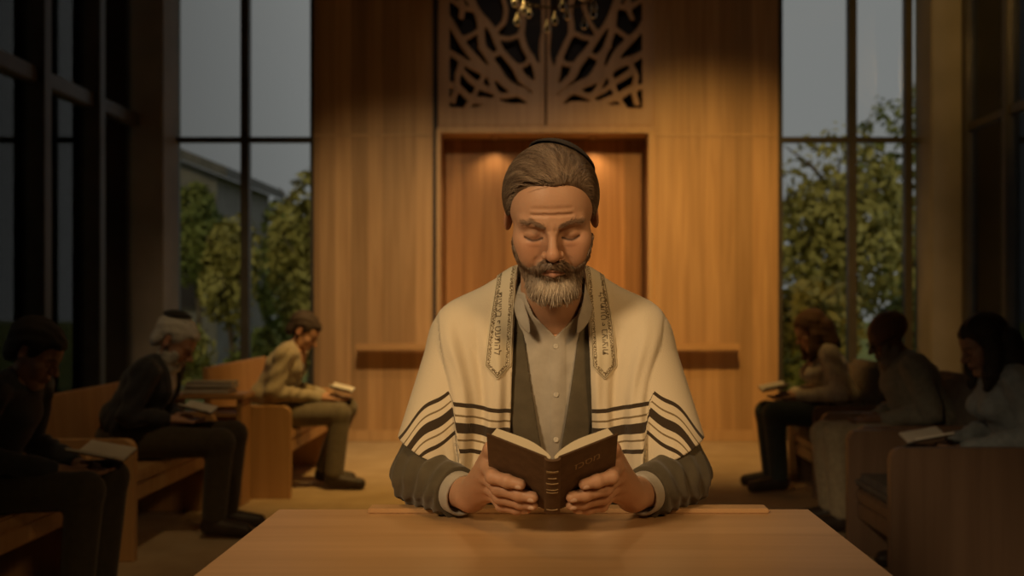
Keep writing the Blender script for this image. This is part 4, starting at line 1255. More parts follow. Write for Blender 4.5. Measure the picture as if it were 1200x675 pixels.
# ---- hair, brows, beard
hair_m = attr_mat('hair', 0.55, 0.35)
capF = Field().frame(HR, HO, HS)
capF.ell((0, 0.013, 0.034), (0.0815, 0.1010, 0.0830), 0.01)
capF.ell((0, 0.050, -0.018), (0.064, 0.052, 0.060), 0.02)
capF.ell((0.004, -0.045, 0.066), (0.058, 0.036, 0.030), 0.03)
def cap_get(c=None, rad=0):
    ev = capF.get(c, rad)
    def g(P):
        q = W2L(P)
        th = np.arctan2(q[:, 0] - 0.026, q[:, 1] + 0.118) + 0.05 * np.sin(q[:, 1] * 70)
        d = ev(P) + 0.0010 * np.sin(th * 31 + 3 * np.sin(th * 7) + q[:, 2] * 60) + 0.0007 * np.sin(th * 77 + q[:, 2] * 60)
        e = hair_cut(q, 0.012, 0.006)
        k = 0.018
        h = np.maximum(k - np.abs(d - e), 0) / k
        return (np.maximum(d, e) + h * h * k * 0.25).astype(np.float32)
    return g
def hair_col(v, base=(0.11, 0.068, 0.042), grey=(0.34, 0.25, 0.17)):
    q = W2L(v)
    th = np.arctan2(q[:, 0] - 0.026, q[:, 1] + 0.118) + 0.05 * np.sin(q[:, 1] * 70)
    n = 0.5 + 0.25 * np.sin(th * 31 + 3 * np.sin(th * 7) + q[:, 2] * 60) + 0.25 * np.sin(th * 83 + 2 * np.sin(th * 19))
    side = np.clip((np.abs(q[:, 0]) - 0.055) / 0.03, 0, 1) * 0.6 + 0.15
    m = np.clip(n * 0.55 + side * 0.5 - 0.02, 0, 1)[:, None]
    return np.array(base) * (1 - m) + np.array(grey) * m
lo, hi = L2W([[-.13, -.13, -.1], [.13, .14, .14]]).min(0) - 0.03, L2W([[-.13, -.13, -.1], [.13, .14, .14]]).max(0) + 0.03
v, fc = polygonise(cap_get, (CX - 0.13, 1.62, 1.10), (CX + 0.13, 1.98, 1.46), 0.002)
raws = [(v, fc)]; cols = [hair_col(v)]
rng = np.random.RandomState(5)
def gradf(ev, P, e=0.0015):
    P = np.asarray(P, np.float32)
    g = np.stack([ev(P + _v(d)) - ev(P - _v(d)) for d in ((e, 0, 0), (0, e, 0), (0, 0, e))], 1)
    return g / (np.linalg.norm(g, axis=1)[:, None] + 1e-9)
def grow(roots, ev, flow, steps, step, off0, off1, wob=0.25):
    p = roots.copy(); N = len(p); out = [p.copy()]
    j = rng.normal(size=(N, 3)) * wob
    for i in range(steps):
        n = gradf(ev, p)
        d = flow(p, n) + j + rng.normal(size=(N, 3)) * wob * 0.25
        d -= (d * n).sum(1)[:, None] * n
        d /= np.linalg.norm(d, axis=1)[:, None] + 1e-9
        p = p + d * step[:, None]
        n = gradf(ev, p); off = off0 + (off1 - off0) * (i + 1) / steps
        p = p - (ev(p.astype(np.float32)) - off)[:, None] * n
        out.append(p.copy())
    return np.stack(out, 1)
cap_ev = capF.get()
cand = v[rng.choice(len(v), 26000)]
qc = W2L(cand)
ok = (hair_cut(qc, 0.010, 0.006) < 0.0005) & (qc[:, 2] > -0.05) & (np.abs(cap_ev(cand)) < 0.007) & ~((np.abs(qc[:, 0]) > 0.070) & (np.abs(qc[:, 1] - 0.008) < 0.024) & (qc[:, 2] < 0.034))
cand = cand[ok][:13000]
def hair_flow(p, n):
    q = W2L(p)
    d = np.zeros_like(q)
    d[:, 0] = (q[:, 0] - 0.020) * 14 - 0.30 * (q[:, 1] < -0.02) * (q[:, 2] > 0.05)
    d[:, 1] = 0.75
    d[:, 2] = -0.9 * np.clip((np.abs(q[:, 0]) - 0.05) / 0.03, 0, 1)
    return d @ HR.T
st = rng.uniform(0.0060, 0.0100, len(cand))
paths = grow(cand, cap_ev, hair_flow, 6, st, 0.0008, 0.0042, 0.16)
rr = np.array([0.0006, 0.0006, 0.0006, 0.0005, 0.0004, 0.0003, 0.0001])
sv, sf = strand_raw(paths, rr)
tone = np.repeat(rng.uniform(0.6, 1.55, len(cand)), 7 * 3)[:, None]
raws.append((sv, sf)); cols.append(hair_col(sv) * tone)
hv, hf = join_raw(raws)
hair_o = link('hair', raw_mesh('hair', hv, hf, np.concatenate(cols)), hair_m, man)
hair_o['label'] = 'short brown hair greying at the sides'

# eyebrows
bw = []
for s in (-1, 1):
    n = 150
    ax = rng.uniform(0.010, 0.050, n)
    z = np.interp(ax, [0.010, 0.030, 0.050], [0.0180, 0.0245, 0.0200]) + rng.normal(size=n) * 0.0018
    q = np.stack([s * ax, np.full(n, -0.12), z], 1)
    p = L2W(q); dirn = HR @ _v((0, 1, 0))
    for _ in range(30):
        p = p + hev(p.astype(np.float32))[:, None] * dirn * 0.9
    def fl(pp, nn, s=s): return np.tile(HR @ _v((s * 1.0, 0.0, 0.25)), (len(pp), 1))
    bw.append(grow(p, hev, fl, 3, np.full(n, 0.0032), 0.0005, 0.0022, 0.3))
bwp = np.concatenate(bw)
sv, sf = strand_raw(bwp, np.array([0.0004, 0.0004, 0.0003, 0.0001]))
eb = link('eyebrows', raw_mesh('eyebrows', sv, sf, np.tile(np.array([0.30, 0.19, 0.12]), (len(sv), 1))), hair_m, man)

# beard: soft volume plus strands
def beard_get(c=None, rad=0):
    bf = Field().frame(HR, HO, HS)
    bf.ell((0, -0.080, -0.106), (0.029, 0.022, 0.021), 0.01)
    for s in (-1, 1): bf.chain([(s * 0.003, -0.1000, -0.0500), (s * 0.016, -0.0965, -0.0535), (s * 0.028, -0.088, -0.0640)], [0.0042, 0.0062, 0.0050], 0.006)
    bf.ell((0, -0.060, -0.110), (0.034, 0.028, 0.016), 0.02)
    def g(P):
        q = W2L(P)
        d = hev(P) - 0.0012 - 0.0025 * np.clip((-q[:, 2] - 0.070) / 0.04, 0, 1)
        e = beard_cut(q) + 0.0015
        k = 0.006
        h = np.maximum(k - np.abs(d - e), 0) / k
        d = np.maximum(d, e) + h * h * k * 0.25
        b = bf.get()(P)
        k = 0.010
        h = np.maximum(k - np.abs(d - b), 0) / k
        d = np.minimum(d, b) - h * h * k * 0.25
        return (d + lobes(q, (300, 40, 90), (150, 60, 200), (90, 10, 300), 0.0009)).astype(np.float32)
    return g
v, fc = polygonise(beard_get, (CX - 0.10, 1.64, 1.06), (CX + 0.10, 1.86, 1.29), 0.0018)
def beard_col(v):
    q = W2L(v)
    chin = np.clip((-q[:, 2] - 0.068) / 0.030, 0, 1) * np.clip(1.15 - np.abs(q[:, 0]) / 0.060, 0, 1)
    n = 0.5 + 0.5 * np.sin(q[:, 0] * 330 + 4 * np.sin(q[:, 2] * 90))
    m = np.clip(chin * 1.0 + 0.16 * n, 0, 1)[:, None]
    return np.array((0.21, 0.135, 0.085)) * (1 - m) + np.array((0.66, 0.56, 0.44)) * m
raws = [(v, fc)]; cols = [beard_col(v) * 0.8]
bev = beard_get()
cand = v[rng.choice(len(v), 12000)]
qc = W2L(cand); cand = cand[(qc[:, 2] > -0.155) & (qc[:, 1] < -0.016)]
chin = np.clip((-W2L(cand)[:, 2] - 0.060) / 0.04, 0, 1)
N = len(cand)
p = cand.copy(); out = [p.copy()]
jit = rng.normal(size=(N, 3)) * 0.30
for i in range(5):
    n = gradf(bev, p); q = W2L(p)
    d = np.stack([q[:, 0] * 5, -0.05 + np.zeros(N), -np.ones(N)], 1)
    mo = (np.abs(q[:, 0]) < 0.03) & (q[:, 2] > -0.058)
    d[mo, 0] = np.sign(q[mo, 0]) * 0.9
    d = d @ HR.T
    d -= (d * n).sum(1)[:, None] * n
    d = d / (np.linalg.norm(d, axis=1)[:, None] + 1e-9) + n * 0.16 + jit * (0.5 + 0.5 * chin[:, None])
    d[:, 2] -= 0.25 * chin
    L = (0.0013 + 0.0009 * chin)
    p = p + d * L[:, None]
    out.append(p.copy())
paths = np.stack(out, 1)
sv, sf = strand_raw(paths, np.array([0.0005, 0.0005, 0.00045, 0.0004, 0.0003, 0.0001]))
tone = np.repeat(rng.uniform(0.65, 1.35, N), 6 * 3)[:, None]
raws.append((sv, sf)); cols.append(beard_col(sv) * tone)
hv, hf = join_raw(raws)
bo = link('beard', raw_mesh('beard', hv, hf, np.clip(np.concatenate(cols), 0, 0.9)), hair_m, man)
bo['label'] = 'short beard, grey at the chin'

# skullcap: a thing resting on the head but worn, so a child of the man
kip_m = noise_mat('dark_cloth', (0.035, 0.028, 0.024), (0.05, 0.042, 0.036), 60, rough=0.9)
kf = Field().frame(HR, HO, HS)
kf.ell((0, 0.014, 0.041), (0.0840, 0.1040, 0.0840), 0.01)
kax = np.array([0.34, 0.70, 0.64]); kax /= np.linalg.norm(kax)
def kip_get(c=None, rad=0):
    ev = kf.get(c, rad)
    def g(P):
        q = W2L(P) - np.array([0, 0.014, 0.03])
        r = np.linalg.norm(q, axis=1) + 1e-9
        ang = np.arccos(np.clip(q @ kax / r, -1, 1))
        d = np.abs(ev(P) - 0.001) - 0.002
        return np.maximum(d, (ang - math.radians(41)) * r).astype(np.float32)
    return g
v, fc = polygonise(kip_get, (CX - 0.13, 1.66, 1.22), (CX + 0.13, 1.96, 1.46), 0.002)
ko = link('skullcap', raw_mesh('skullcap', v, fc), kip_m, man)
ko['label'] = 'small dark skullcap'

# ---- clothes
def vh(z): return np.interp(z, [0.70, 0.845, 0.95, 1.097, 1.15, 1.2], [0.010, 0.017, 0.034, 0.056, 0.064, 0.07])
jk = Field()
jk.ell((CX, 2.07, 0.74), (0.180, 0.145, 0.20), 0.04).ell((CX, 2.00, 0.94), (0.178, 0.128, 0.19), 0.06)
for s in (-1, 1):
    a = arm_pts(s)
    jk.cap((CX + s * 0.05, 1.970, 1.125), a['sh'], 0.046, 0.060, 0.03)
    jk.cap(a['sh'], a['el'], 0.064, 0.050, 0.02)
    E, W_ = np.array(a['el']), np.array(a['wr'])
    jk.cap(E, E + (W_ - E) * 0.86, 0.0515, 0.0425, 0.02)
    jk.cap(E + (W_ - E) * 0.5, E + (W_ - E) * 0.93, 0.0440, 0.0425, 0.01)
def jacket_get(c=None, rad=0):
    ev = jk.get(c, rad)
    def g(P):
        d = ev(P)
        x = np.abs(P[:, 0] - CX); z = P[:, 2]; y = P[:, 1]
        # sleeve creases near the bent elbow
        arm = np.clip((x - 0.15) / 0.05, 0, 1) * np.clip((0.93 - z) / 0.08, 0, 1)
        w = np.sin((x * 0.9 + (y - 1.8) * 0.75 + z * 0.5) * 165 + 2.2 * np.sin(z * 46 + x * 12)) + 0.5 * np.sin((x * 1.3 - y * 0.8 + z * 1.2) * 120)
        d = d - arm * 0.0026 * w
        lap = np.clip((vh(z) + 0.050 - x) / 0.004, 0, 1) * (y < 1.95) * (z > 0.84)
        d = d - 0.004 * lap
        cut = np.minimum(vh(z) - x, 1.965 - y)
        for s in (-1, 1):
            a = arm_pts(s); E, W_ = np.array(a['el']), np.array(a['wr']); ax_ = (W_ - E) / np.linalg.norm(W_ - E)
            e = (P - _v(E + (W_ - E) * 0.80)) @ _v(ax_)
            cut = np.maximum(cut, np.where((s * (P[:, 0] - CX) > 0.03) & (y < 1.87), e, -1))
        return np.maximum(d, cut).astype(np.float32)
    return g
jm = noise_mat('jacket_wool', (0.075, 0.060, 0.036), (0.105, 0.085, 0.052), 25, rough=0.9, bump=0.08, bscale=500, sheen=0.2)
v, fc = polygonise(jacket_get, (CX - 0.34, 1.70, 0.52), (CX + 0.34, 2.26, 1.22), 0.0028)
link('jacket', raw_mesh('jacket', v, fc), jm, man)['label'] = 'dark olive-grey jacket'

sh = Field()
sh.ell((CX, 2.07, 0.74), (0.158, 0.128, 0.18), 0.04).ell((CX, 1.997, 0.95), (0.160, 0.119, 0.18), 0.06)
sh.cap((CX, 1.975, 1.08), (CX, 1.918, 1.125), 0.070, 0.064, 0.03)
for s in (-1, 1):
    sh.cap((CX + s * 0.05, 1.975, 1.09), (CX + s * 0.13, 1.96, 1.06), 0.045, 0.045, 0.03)
sh_open = lambda z: np.interp(z, [1.03, 1.058, 1.097, 1.13, 1.2], [-0.02, 0.001, 0.040, 0.054, 0.065])
def shirt_get(c=None, rad=0):
    ev = sh.get(c, rad)
    def g(P):
        x = P[:, 0] - CX; z = P[:, 2]; y = P[:, 1]
        d = ev(P)
        fold = 0.0016 * np.sin(x * 150 + np.sin(z * 22) * 1.5) * np.clip((1.03 - z) / 0.05, 0, 1) + 0.0022 * np.exp(-((x - 0.016) / 0.010) ** 2)
        plk = 0.0012 * (np.abs(x - 0.012) < 0.014) * (y < 1.95)
        d = d - fold - plk
        d = np.maximum(d, np.minimum(sh_open(z) - np.abs(x - 0.008), 1.93 - y))
        return np.maximum(d, z - 1.14).astype(np.float32)
    return g
parts = [polygonise(shirt_get, (CX - 0.20, 1.84, 0.52), (CX + 0.20, 2.25, 1.18), 0.0025)]
for s in (-1, 1):          # cuffs
    a = arm_pts(s); E, W_ = np.array(a['el']), np.array(a['wr'])
    ax_ = (W_ - E) / np.linalg.norm(W_ - E)
    cf = Field(); cf.cap(E + (W_ - E) * 0.60, W_ + ax_ * 0.02, 0.0375, 0.0372, 0.005)
    cf.plane(W_ - ax_ * 0.006, ax_, 0.003)
    cf.cap(E + (W_ - E) * 0.9, W_ + ax_ * 0.05, 0.0322, 0.0322, 0.002, 's')
    parts.append(polygonise(cf.get, np.minimum(E, W_) - 0.06, np.maximum(E, W_) + 0.06, 0.002))
v, fc = join_raw(parts)
shm = noise_mat('shirt_cotton', (0.37, 0.33, 0.27), (0.43, 0.385, 0.32), 40, rough=0.85, bump=0.1, bscale=900, sheen=0.1)
shirt_o = link('shirt', raw_mesh('shirt', v, fc), shm, man)
shirt_o['label'] = 'light grey button-up shirt'
def project(get, x, z, y0=1.60, y1=2.3, d=(0, 1, 0)):
    ev = get(None, 0); x = np.atleast_1d(x).astype(float); z = np.atleast_1d(z).astype(float)
    P = np.stack([x, np.full_like(x, y0), z], 1).astype(np.float32)
    for _ in range(90):
        P[:, 1] += np.clip(ev(P) * 0.7, -0.01, 0.05)
        P[:, 1] = np.minimum(P[:, 1], y1)
    return P
# buttons
for bz_ in (1.040, 0.952, 0.868):
    P = project(shirt_get, CX + 0.009, bz_)[0]
    bm = bmesh.new(); bm_lathe(bm, [(0.0045, 0.0), (0.0052, 0.0008), (0.0045, 0.0018), (0.003, 0.0014)], 16)
    for vv in bm.verts:
        c = vv.co.copy(); vv.co = Vector((P[0] + c.x, P[1] - c.z, P[2] + c.y))
    bm_obj('button', bm, M.setdefault('button', noise_mat('button_pearl', (0.5, 0.46, 0.38), (0.6, 0.55, 0.46), 100, rough=0.3)), shirt_o, True)
# collar wings: curved, folded leaves standing off the shirt
def collar_wing(s):
    # rows from the neck fold down to the free edge; (x offset, y, z)
    top = [(0.060, 1.945, 1.165), (0.060, 1.905, 1.150), (0.056, 1.884, 1.130), (0.051, 1.870, 1.110), (0.044, 1.864, 1.094)]
    bot = [(0.078, 1.940, 1.130), (0.074, 1.898, 1.110), (0.070, 1.876, 1.094), (0.061, 1.864, 1.076), (0.040, 1.860, 1.058)]
    bm = bmesh.new()
    def P(a, off): return Vector((CX + 0.004 + s * a[0], a[1] - off, a[2]))
    ga = []
    for a, b in zip(top, bot):
        row = []
        for t in (0, 0.33, 0.66, 1):
            pt = tuple(a[i] * (1 - t) + b[i] * t for i in range(3))
            bulge = 0.004 * math.sin(math.pi * t)
            row.append(bm.verts.new(P(pt, bulge)))
        ga.append(row)
    for i in range(len(ga) - 1):
        for j in range(3):
            bm.faces.new((ga[i][j], ga[i][j + 1], ga[i + 1][j + 1], ga[i + 1][j]))
    o = bm_obj('collar', bm, shm, shirt_o, True)
    md = o.modifiers.new('thickness', 'SOLIDIFY'); md.thickness = 0.0022
    md = o.modifiers.new('round', 'SUBSURF'); md.levels = 1; md.render_levels = 1
collar_wing(-1); collar_wing(1)
# stand / inner placket turned back under the throat
bm = bmesh.new()
trouser_m = noise_mat('trouser_wool', (0.05, 0.045, 0.04), (0.07, 0.06, 0.052), 50, rough=0.9)
bm.free()
tr = Field()
tr.ell((CX, 2.10, 0.575), (0.178, 0.135, 0.125), 0.04)
for s in (-1, 1):
    tr.chain([(CX + s * 0.09, 2.06, 0.53), (CX + s * 0.13, 1.62, 0.54), (CX + s * 0.12, 1.70, 0.10)], [0.094, 0.070, 0.060], 0.02)
v, fc = polygonise(tr.get, (CX - 0.32, 1.5, 0.0), (CX + 0.32, 2.27, 0.75), 0.008)
link('trousers', raw_mesh('trousers', v, fc), trouser_m, man)
for s in (-1, 1):
    sf_ = Field()
    sf_.cap((CX + s * 0.12, 1.73, 0.05), (CX + s * 0.13, 1.53, 0.038), 0.045, 0.036, 0.02)
    sf_.plane((0, 0, 0.004), (0, 0, -1))
    v, fc = polygonise(sf_.get, (CX + s * 0.12 - 0.08, 1.44, -0.02), (CX + s * 0.12 + 0.08, 1.82, 0.13), 0.006)
    link('shoe', raw_mesh('shoe', v, fc), kip_m, man)
seatb = thing('bench', 'plain wooden bench under the man in the prayer shawl', 'bench', (CX, 2.12, 0))
box('seat', (-0.35, -0.18, 0.395), (0.35, 0.18, 0.435), M['pew'], seatb)
for sx in (-0.30, 0.26):
    box('leg', (sx, -0.16, 0), (sx + 0.04, 0.16, 0.394), M['pew'], seatb)

# ---- prayer shawl
dr = Field()
dr.ell((CX, 2.08, 0.76), (0.190, 0.155, 0.22), 0.04).ell((CX, 2.00, 0.95), (0.190, 0.140, 0.19), 0.08)
for s in (-1, 1):
    a = arm_pts(s); E = np.array(a['el']); S_ = np.array(a['sh'])
    dr.cap((CX + s * 0.050, 1.972, 1.135), (CX + s * 0.150, 1.955, 1.068), 0.050, 0.054, 0.04)
    dr.cap(S_, E + np.array([s * -0.008, 0, -0.02]), 0.060, 0.056, 0.05)
    dr.cap((CX + s * 0.13, 1.96, 1.0), (CX + s * 0.15, 1.93, 0.80), 0.075, 0.062, 0.05)
jkb = Field()
jkb.ell((CX, 2.07, 0.74), (0.180, 0.145, 0.20), 0.04).ell((CX, 2.00, 0.94), (0.178, 0.128, 0.19), 0.06)
for s in (-1, 1):
    a = arm_pts(s)
    jkb.cap((CX + s * 0.05, 1.970, 1.125), a['sh'], 0.046, 0.060, 0.03)
    jkb.cap(a['sh'], a['el'], 0.064, 0.050, 0.02)
def xf(z): return np.interp(z, [0.76, 0.84, 0.94, 0.97, 1.05, 1.12], [0.158, 0.163, 0.178, 0.188, 0.202, 0.212])
def ss(t): t = np.clip(t, 0, 1); return t * t * (3 - 2 * t)
def fold(P):
    x = np.abs(P[:, 0] - CX); sg = np.sign(P[:, 0] - CX); z = P[:, 2]; y = P[:, 1]
    X = xf(z); front = ss((2.06 - y) / 0.10)
    low = ss((1.12 - z) / 0.10)
    ramp = ss((x - X + 0.045) / 0.040) * (1 - ss((x - X) / 0.007))
    f = 0.011 * ramp * front * low
    # long soft folds falling from the shoulder
    ph = (x - 0.07) * (95 + 60 * ss((1.1 - z) / 0.2)) + z * 7 + sg * 0.8
    f = f + 0.0078 * np.sin(ph * 0.72 + 0.8 * np.sin(z * 14)) * low * front * (1 - ss((x - X) / 0.006)) + 0.0015 * np.sin(ph * 2.1 + 1)* low * (x < X)
    pa = (x - X) * 115 + (z - 0.9) * (-22) + sg
    f = f + 0.0048 * np.sin(pa) * ss((x - X) / 0.03) * low
    f = f + 0.0022 * np.sin(z * 60 + x * 80 + 2 * np.sin(x * 40)) * ss((x - X - 0.01) / 0.03) * ss((0.98 - z) / 0.08)
    return f
def shawl_u(P):
    x = np.abs(P[:, 0] - CX); z = P[:, 2]
    X = xf(z)
    s = np.maximum(x - 0.18, -0.03)
    ua = z + 0.5 * s + 4.1 * s * np.abs(s) - 0.922 + 0.004 * np.sin(s * 90)
    up = z - 0.16 * (x - 0.07) - 0.880 + 0.0015 * np.sin(x * 70)
    m = ss((x - X) / 0.003 + 0.5)
    return up * (1 - m) + ua * m
def shawl_clip(P):
    x = np.abs(P[:, 0] - CX); z = P[:, 2]; y = P[:, 1]
    xo = np.interp(z, [0.7, 0.86, 0.98, 1.10, 1.17, 1.2], [0.078, 0.076, 0.072, 0.068, 0.064, 0.062])
    d = np.minimum(xo - x, 1.975 - y)                       # open front
    u = shawl_u(P)
    hem = np.interp(x, [0.15, 0.178, 0.195, 0.22, 0.24, 0.285, 0.33], [0.775, 0.795, 0.823, 0.840, 0.850, 0.876, 0.89]) - 0.5 * ss((y - 1.98) / 0.08)
    d = np.maximum(d, np.where(x > xf(z), (hem - z) * 0.9, -1))
    d = np.maximum(d, 0.775 - z)
    # neck hole
    a = np.array([CX, 1.995, 1.05]); b = np.array([CX, 1.84, 1.24]); ab = b - a
    q = P - a; h = np.clip(q @ ab / (ab @ ab), 0, 1); q = q - h[:, None] * ab
    nk = np.sqrt((q * q).sum(1)) - 0.066
    d = np.maximum(d, -nk)
    return d
def shawl_get(c=None, rad=0):
    ev = dr.get(c, rad); ej = jkb.get(c, rad)
    def g(P):
        e = ev(P) - 0.004
        if c is not None and np.abs(e).min() > 0.06: return np.where(e > 0, e, 0.1).astype(np.float32)
        e = np.minimum(e - fold(P), ej(P) - 0.0095)
        s = np.abs(e) - 0.0032
        return np.maximum(s, shawl_clip(P)).astype(np.float32)
    return g
shawl_m = bpy.data.materials.new('shawl_wool'); shawl_m.use_nodes = True
n_, l_ = shawl_m.node_tree.nodes, shawl_m.node_tree.links; b_ = n_['Principled BSDF']
b_.inputs['Roughness'].default_value = 0.95; b_.inputs['Specular IOR Level'].default_value = 0.1; b_.inputs['Sheen Weight'].default_value = 0.25
at = n_.new('ShaderNodeAttribute'); at.attribute_name = 'u'
ab_ = n_.new('ShaderNodeMath'); ab_.operation = 'ABSOLUTE'; l_.new(at.outputs['Fac'], ab_.inputs[0])
sc_ = n_.new('ShaderNodeMath'); sc_.operation = 'DIVIDE'; sc_.inputs[1].default_value = 0.06; l_.new(ab_.outputs[0], sc_.inputs[0])
rp = n_.new('ShaderNodeValToRGB'); rp.color_ramp.interpolation = 'CONSTANT'
CREAM = (0.70, 0.60, 0.44, 1); DARKS = (0.055, 0.038, 0.024, 1); OLIV = (0.22, 0.16, 0.085, 1)
els = rp.color_ramp.elements
els[0].position = 0; els[0].color = DARKS; els[1].position = 0.150; els[1].color = CREAM
for p_, c_ in ((0.325, OLIV), (0.385, CREAM), (0.610, DARKS), (0.740, CREAM)):
    e = els.new(p_); e.color = c_
l_.new(sc_.outputs[0], rp.inputs[0]); l_.new(rp.outputs[0], b_.inputs['Base Color'])
tc_ = n_.new('ShaderNodeTexCoord'); nz_ = n_.new('ShaderNodeTexNoise'); nz_.inputs['Scale'].default_value = 420; nz_.inputs['Detail'].default_value = 3
bp_ = n_.new('ShaderNodeBump'); bp_.inputs['Strength'].default_value = 0.3; bp_.inputs['Distance'].default_value = 0.002
l_.new(tc_.outputs['Object'], nz_.inputs['Vector']); l_.new(nz_.outputs['Fac'], bp_.inputs['Height']); l_.new(bp_.outputs[0], b_.inputs['Normal'])
v, fc = polygonise(shawl_get, (CX - 0.35, 1.76, 0.73), (CX + 0.35, 2.29, 1.24), 0.0024)
shawl = link('prayer_shawl', raw_mesh('prayer_shawl', v, fc, None, {'u': shawl_u(v)}), shawl_m, man)
shawl['label'] = 'cream wool shawl with dark brown stripes'

# embroidered neckband
def nb_edges(P):
    x = np.abs(P[:, 0] - CX); z = P[:, 2]
    inner = np.interp(z, [0.96, 1.02, 1.10, 1.17, 1.2], [0.074, 0.073, 0.070, 0.066, 0.062])
    outer = np.interp(z, [0.96, 1.01, 1.10, 1.16, 1.22], [0.122, 0.121, 0.112, 0.104, 0.10])
    tip = 0.980 + np.abs(x - (inner + outer) / 2) * 1.05
    tip = (z - tip) * 0.72
    return x - inner, outer - x, tip
def nb_get(c=None, rad=0):
    ev = dr.get(c, rad); ej = jkb.get(c, rad)
    def g(P):
        e = np.minimum(ev(P) - 0.004 - fold(P), ej(P) - 0.0095)
        a, b, t = nb_edges(P)
        s = np.abs(e - 0.0042) - 0.0022
        s = np.maximum(s, np.maximum(np.maximum(-a, -b), -t))
        s = np.maximum(s, P[:, 1] - 2.06)
        a_ = np.array([CX, 1.995, 1.05]); b__ = np.array([CX, 1.84, 1.24]); ab = b__ - a_
        q = P - a_; h = np.clip(q @ ab / (ab @ ab), 0, 1); q = q - h[:, None] * ab
        s = np.maximum(s, 0.066 - np.sqrt((q * q).sum(1)))
        return s.astype(np.float32)
    return g
nbm = bpy.data.materials.new('neckband_embroidery'); nbm.use_nodes = True
n_, l_ = nbm.node_tree.nodes, nbm.node_tree.links; b_ = n_['Principled BSDF']
b_.inputs['Roughness'].default_value = 0.8; b_.inputs['Specular IOR Level'].default_value = 0.2
at = n_.new('ShaderNodeAttribute'); at.attribute_name = 'edge'
tc_ = n_.new('ShaderNodeTexCoord')
vo = n_.new('ShaderNodeTexVoronoi'); vo.inputs['Scale'].default_value = 260; vo.feature = 'DISTANCE_TO_EDGE'
l_.new(tc_.outputs['Object'], vo.inputs['Vector'])
m1 = n_.new('ShaderNodeMath'); m1.operation = 'SUBTRACT'; m1.inputs[1].default_value = 0.0072; l_.new(at.outputs['Fac'], m1.inputs[0])
m2 = n_.new('ShaderNodeMath'); m2.operation = 'ABSOLUTE'; l_.new(m1.outputs[0], m2.inputs[0])
m3 = n_.new('ShaderNodeMath'); m3.operation = 'LESS_THAN'; m3.inputs[1].default_value = 0.0028; l_.new(m2.outputs[0], m3.inputs[0])
m4 = n_.new('ShaderNodeMath'); m4.operation = 'LESS_THAN'; m4.inputs[1].default_value = 0.14; l_.new(vo.outputs['Distance'], m4.inputs[0])
m5 = n_.new('ShaderNodeMath'); m5.operation = 'MULTIPLY'; l_.new(m3.outputs[0], m5.inputs[0]); l_.new(m4.outputs[0], m5.inputs[1])
ln1 = n_.new('ShaderNodeMath'); ln1.operation = 'SUBTRACT'; ln1.inputs[1].default_value = 0.0030; l_.new(at.outputs['Fac'], ln1.inputs[0])
ln2 = n_.new('ShaderNodeMath'); ln2.operation = 'ABSOLUTE'; l_.new(ln1.outputs[0], ln2.inputs[0])
ln3 = n_.new('ShaderNodeMath'); ln3.operation = 'LESS_THAN'; ln3.inputs[1].default_value = 0.0007; l_.new(ln2.outputs[0], ln3.inputs[0])
mm = n_.new('ShaderNodeMath'); mm.operation = 'MAXIMUM'; l_.new(m5.outputs[0], mm.inputs[0]); l_.new(ln3.outputs[0], mm.inputs[1])
mx = n_.new('ShaderNodeMix'); mx.data_type = 'RGBA'
mx.inputs['A'].default_value = (0.66, 0.58, 0.42, 1); mx.inputs['B'].default_value = (0.17, 0.125, 0.07, 1)
l_.new(mm.outputs[0], mx.inputs['Factor']); l_.new(mx.outputs['Result'], b_.inputs['Base Color'])
NB = {}
for s in (-1, 1):
    v, fc = polygonise(nb_get, (CX + (0.03 if s > 0 else -0.15), 1.80, 0.95), (CX + (0.15 if s > 0 else -0.03), 2.08, 1.24), 0.0016)
    e3 = nb_edges(v)
    NB[s] = link('neckband', raw_mesh('neckband', v, fc, None, {'edge': np.minimum(np.minimum(e3[0], e3[1]), e3[2])}), nbm, shawl)
    NB[s]['label'] = 'embroidered cream neckband with a pointed end'

def text_mesh(txt, size, extrude=0.0):
    cu = bpy.data.curves.new('lettering', 'FONT'); cu.body = txt; cu.size = size; cu.align_x = 'CENTER'; cu.align_y = 'CENTER'; cu.resolution_u = 10
    o = bpy.data.objects.new('lettering', cu); COL.objects.link(o)
    dg = bpy.context.evaluated_depsgraph_get()
    me = bpy.data.meshes.new_from_object(o.evaluated_get(dg))
    bpy.data.objects.remove(o)
    return me
inkm = noise_mat('embroidery_thread', (0.10, 0.07, 0.04), (0.15, 0.11, 0.065), 100)
for s in (-1, 1):
    me = text_mesh('להתעטף בציצית'[::-1], 0.017)
    bm = bmesh.new(); bm.from_mesh(me)
    bmesh.ops.subdivide_edges(bm, edges=[e for e in bm.edges if e.calc_length() > 0.004], cuts=2)
    co = np.array([vv.co[:] for vv in bm.verts])
    # run the line down the band
    x = CX + s * 0.0965 + (-s) * co[:, 1] * 1.0 + 0.0
    z = 1.070 + s * co[:, 0] * 1.0 * -1
    z = 1.083 - co[:, 0] if s < 0 else 1.083 + co[:, 0]
    x = CX + s * (0.0975 - (1.08 - z) * -0.02) + (co[:, 1] if s < 0 else -co[:, 1])
    P = project(nb_get, x, z, 1.78, 2.06)
    for vv, p_ in zip(bm.verts, P): vv.co = Vector((p_[0], p_[1] - 0.0006, p_[2]))
    for ff in list(bm.faces):
        if any(vv.co.y > 2.0 for vv in ff.verts): bm.faces.remove(ff)
    lt = bm_obj('lettering', bm, inkm, shawl); lt['label'] = 'dark embroidered lettering'

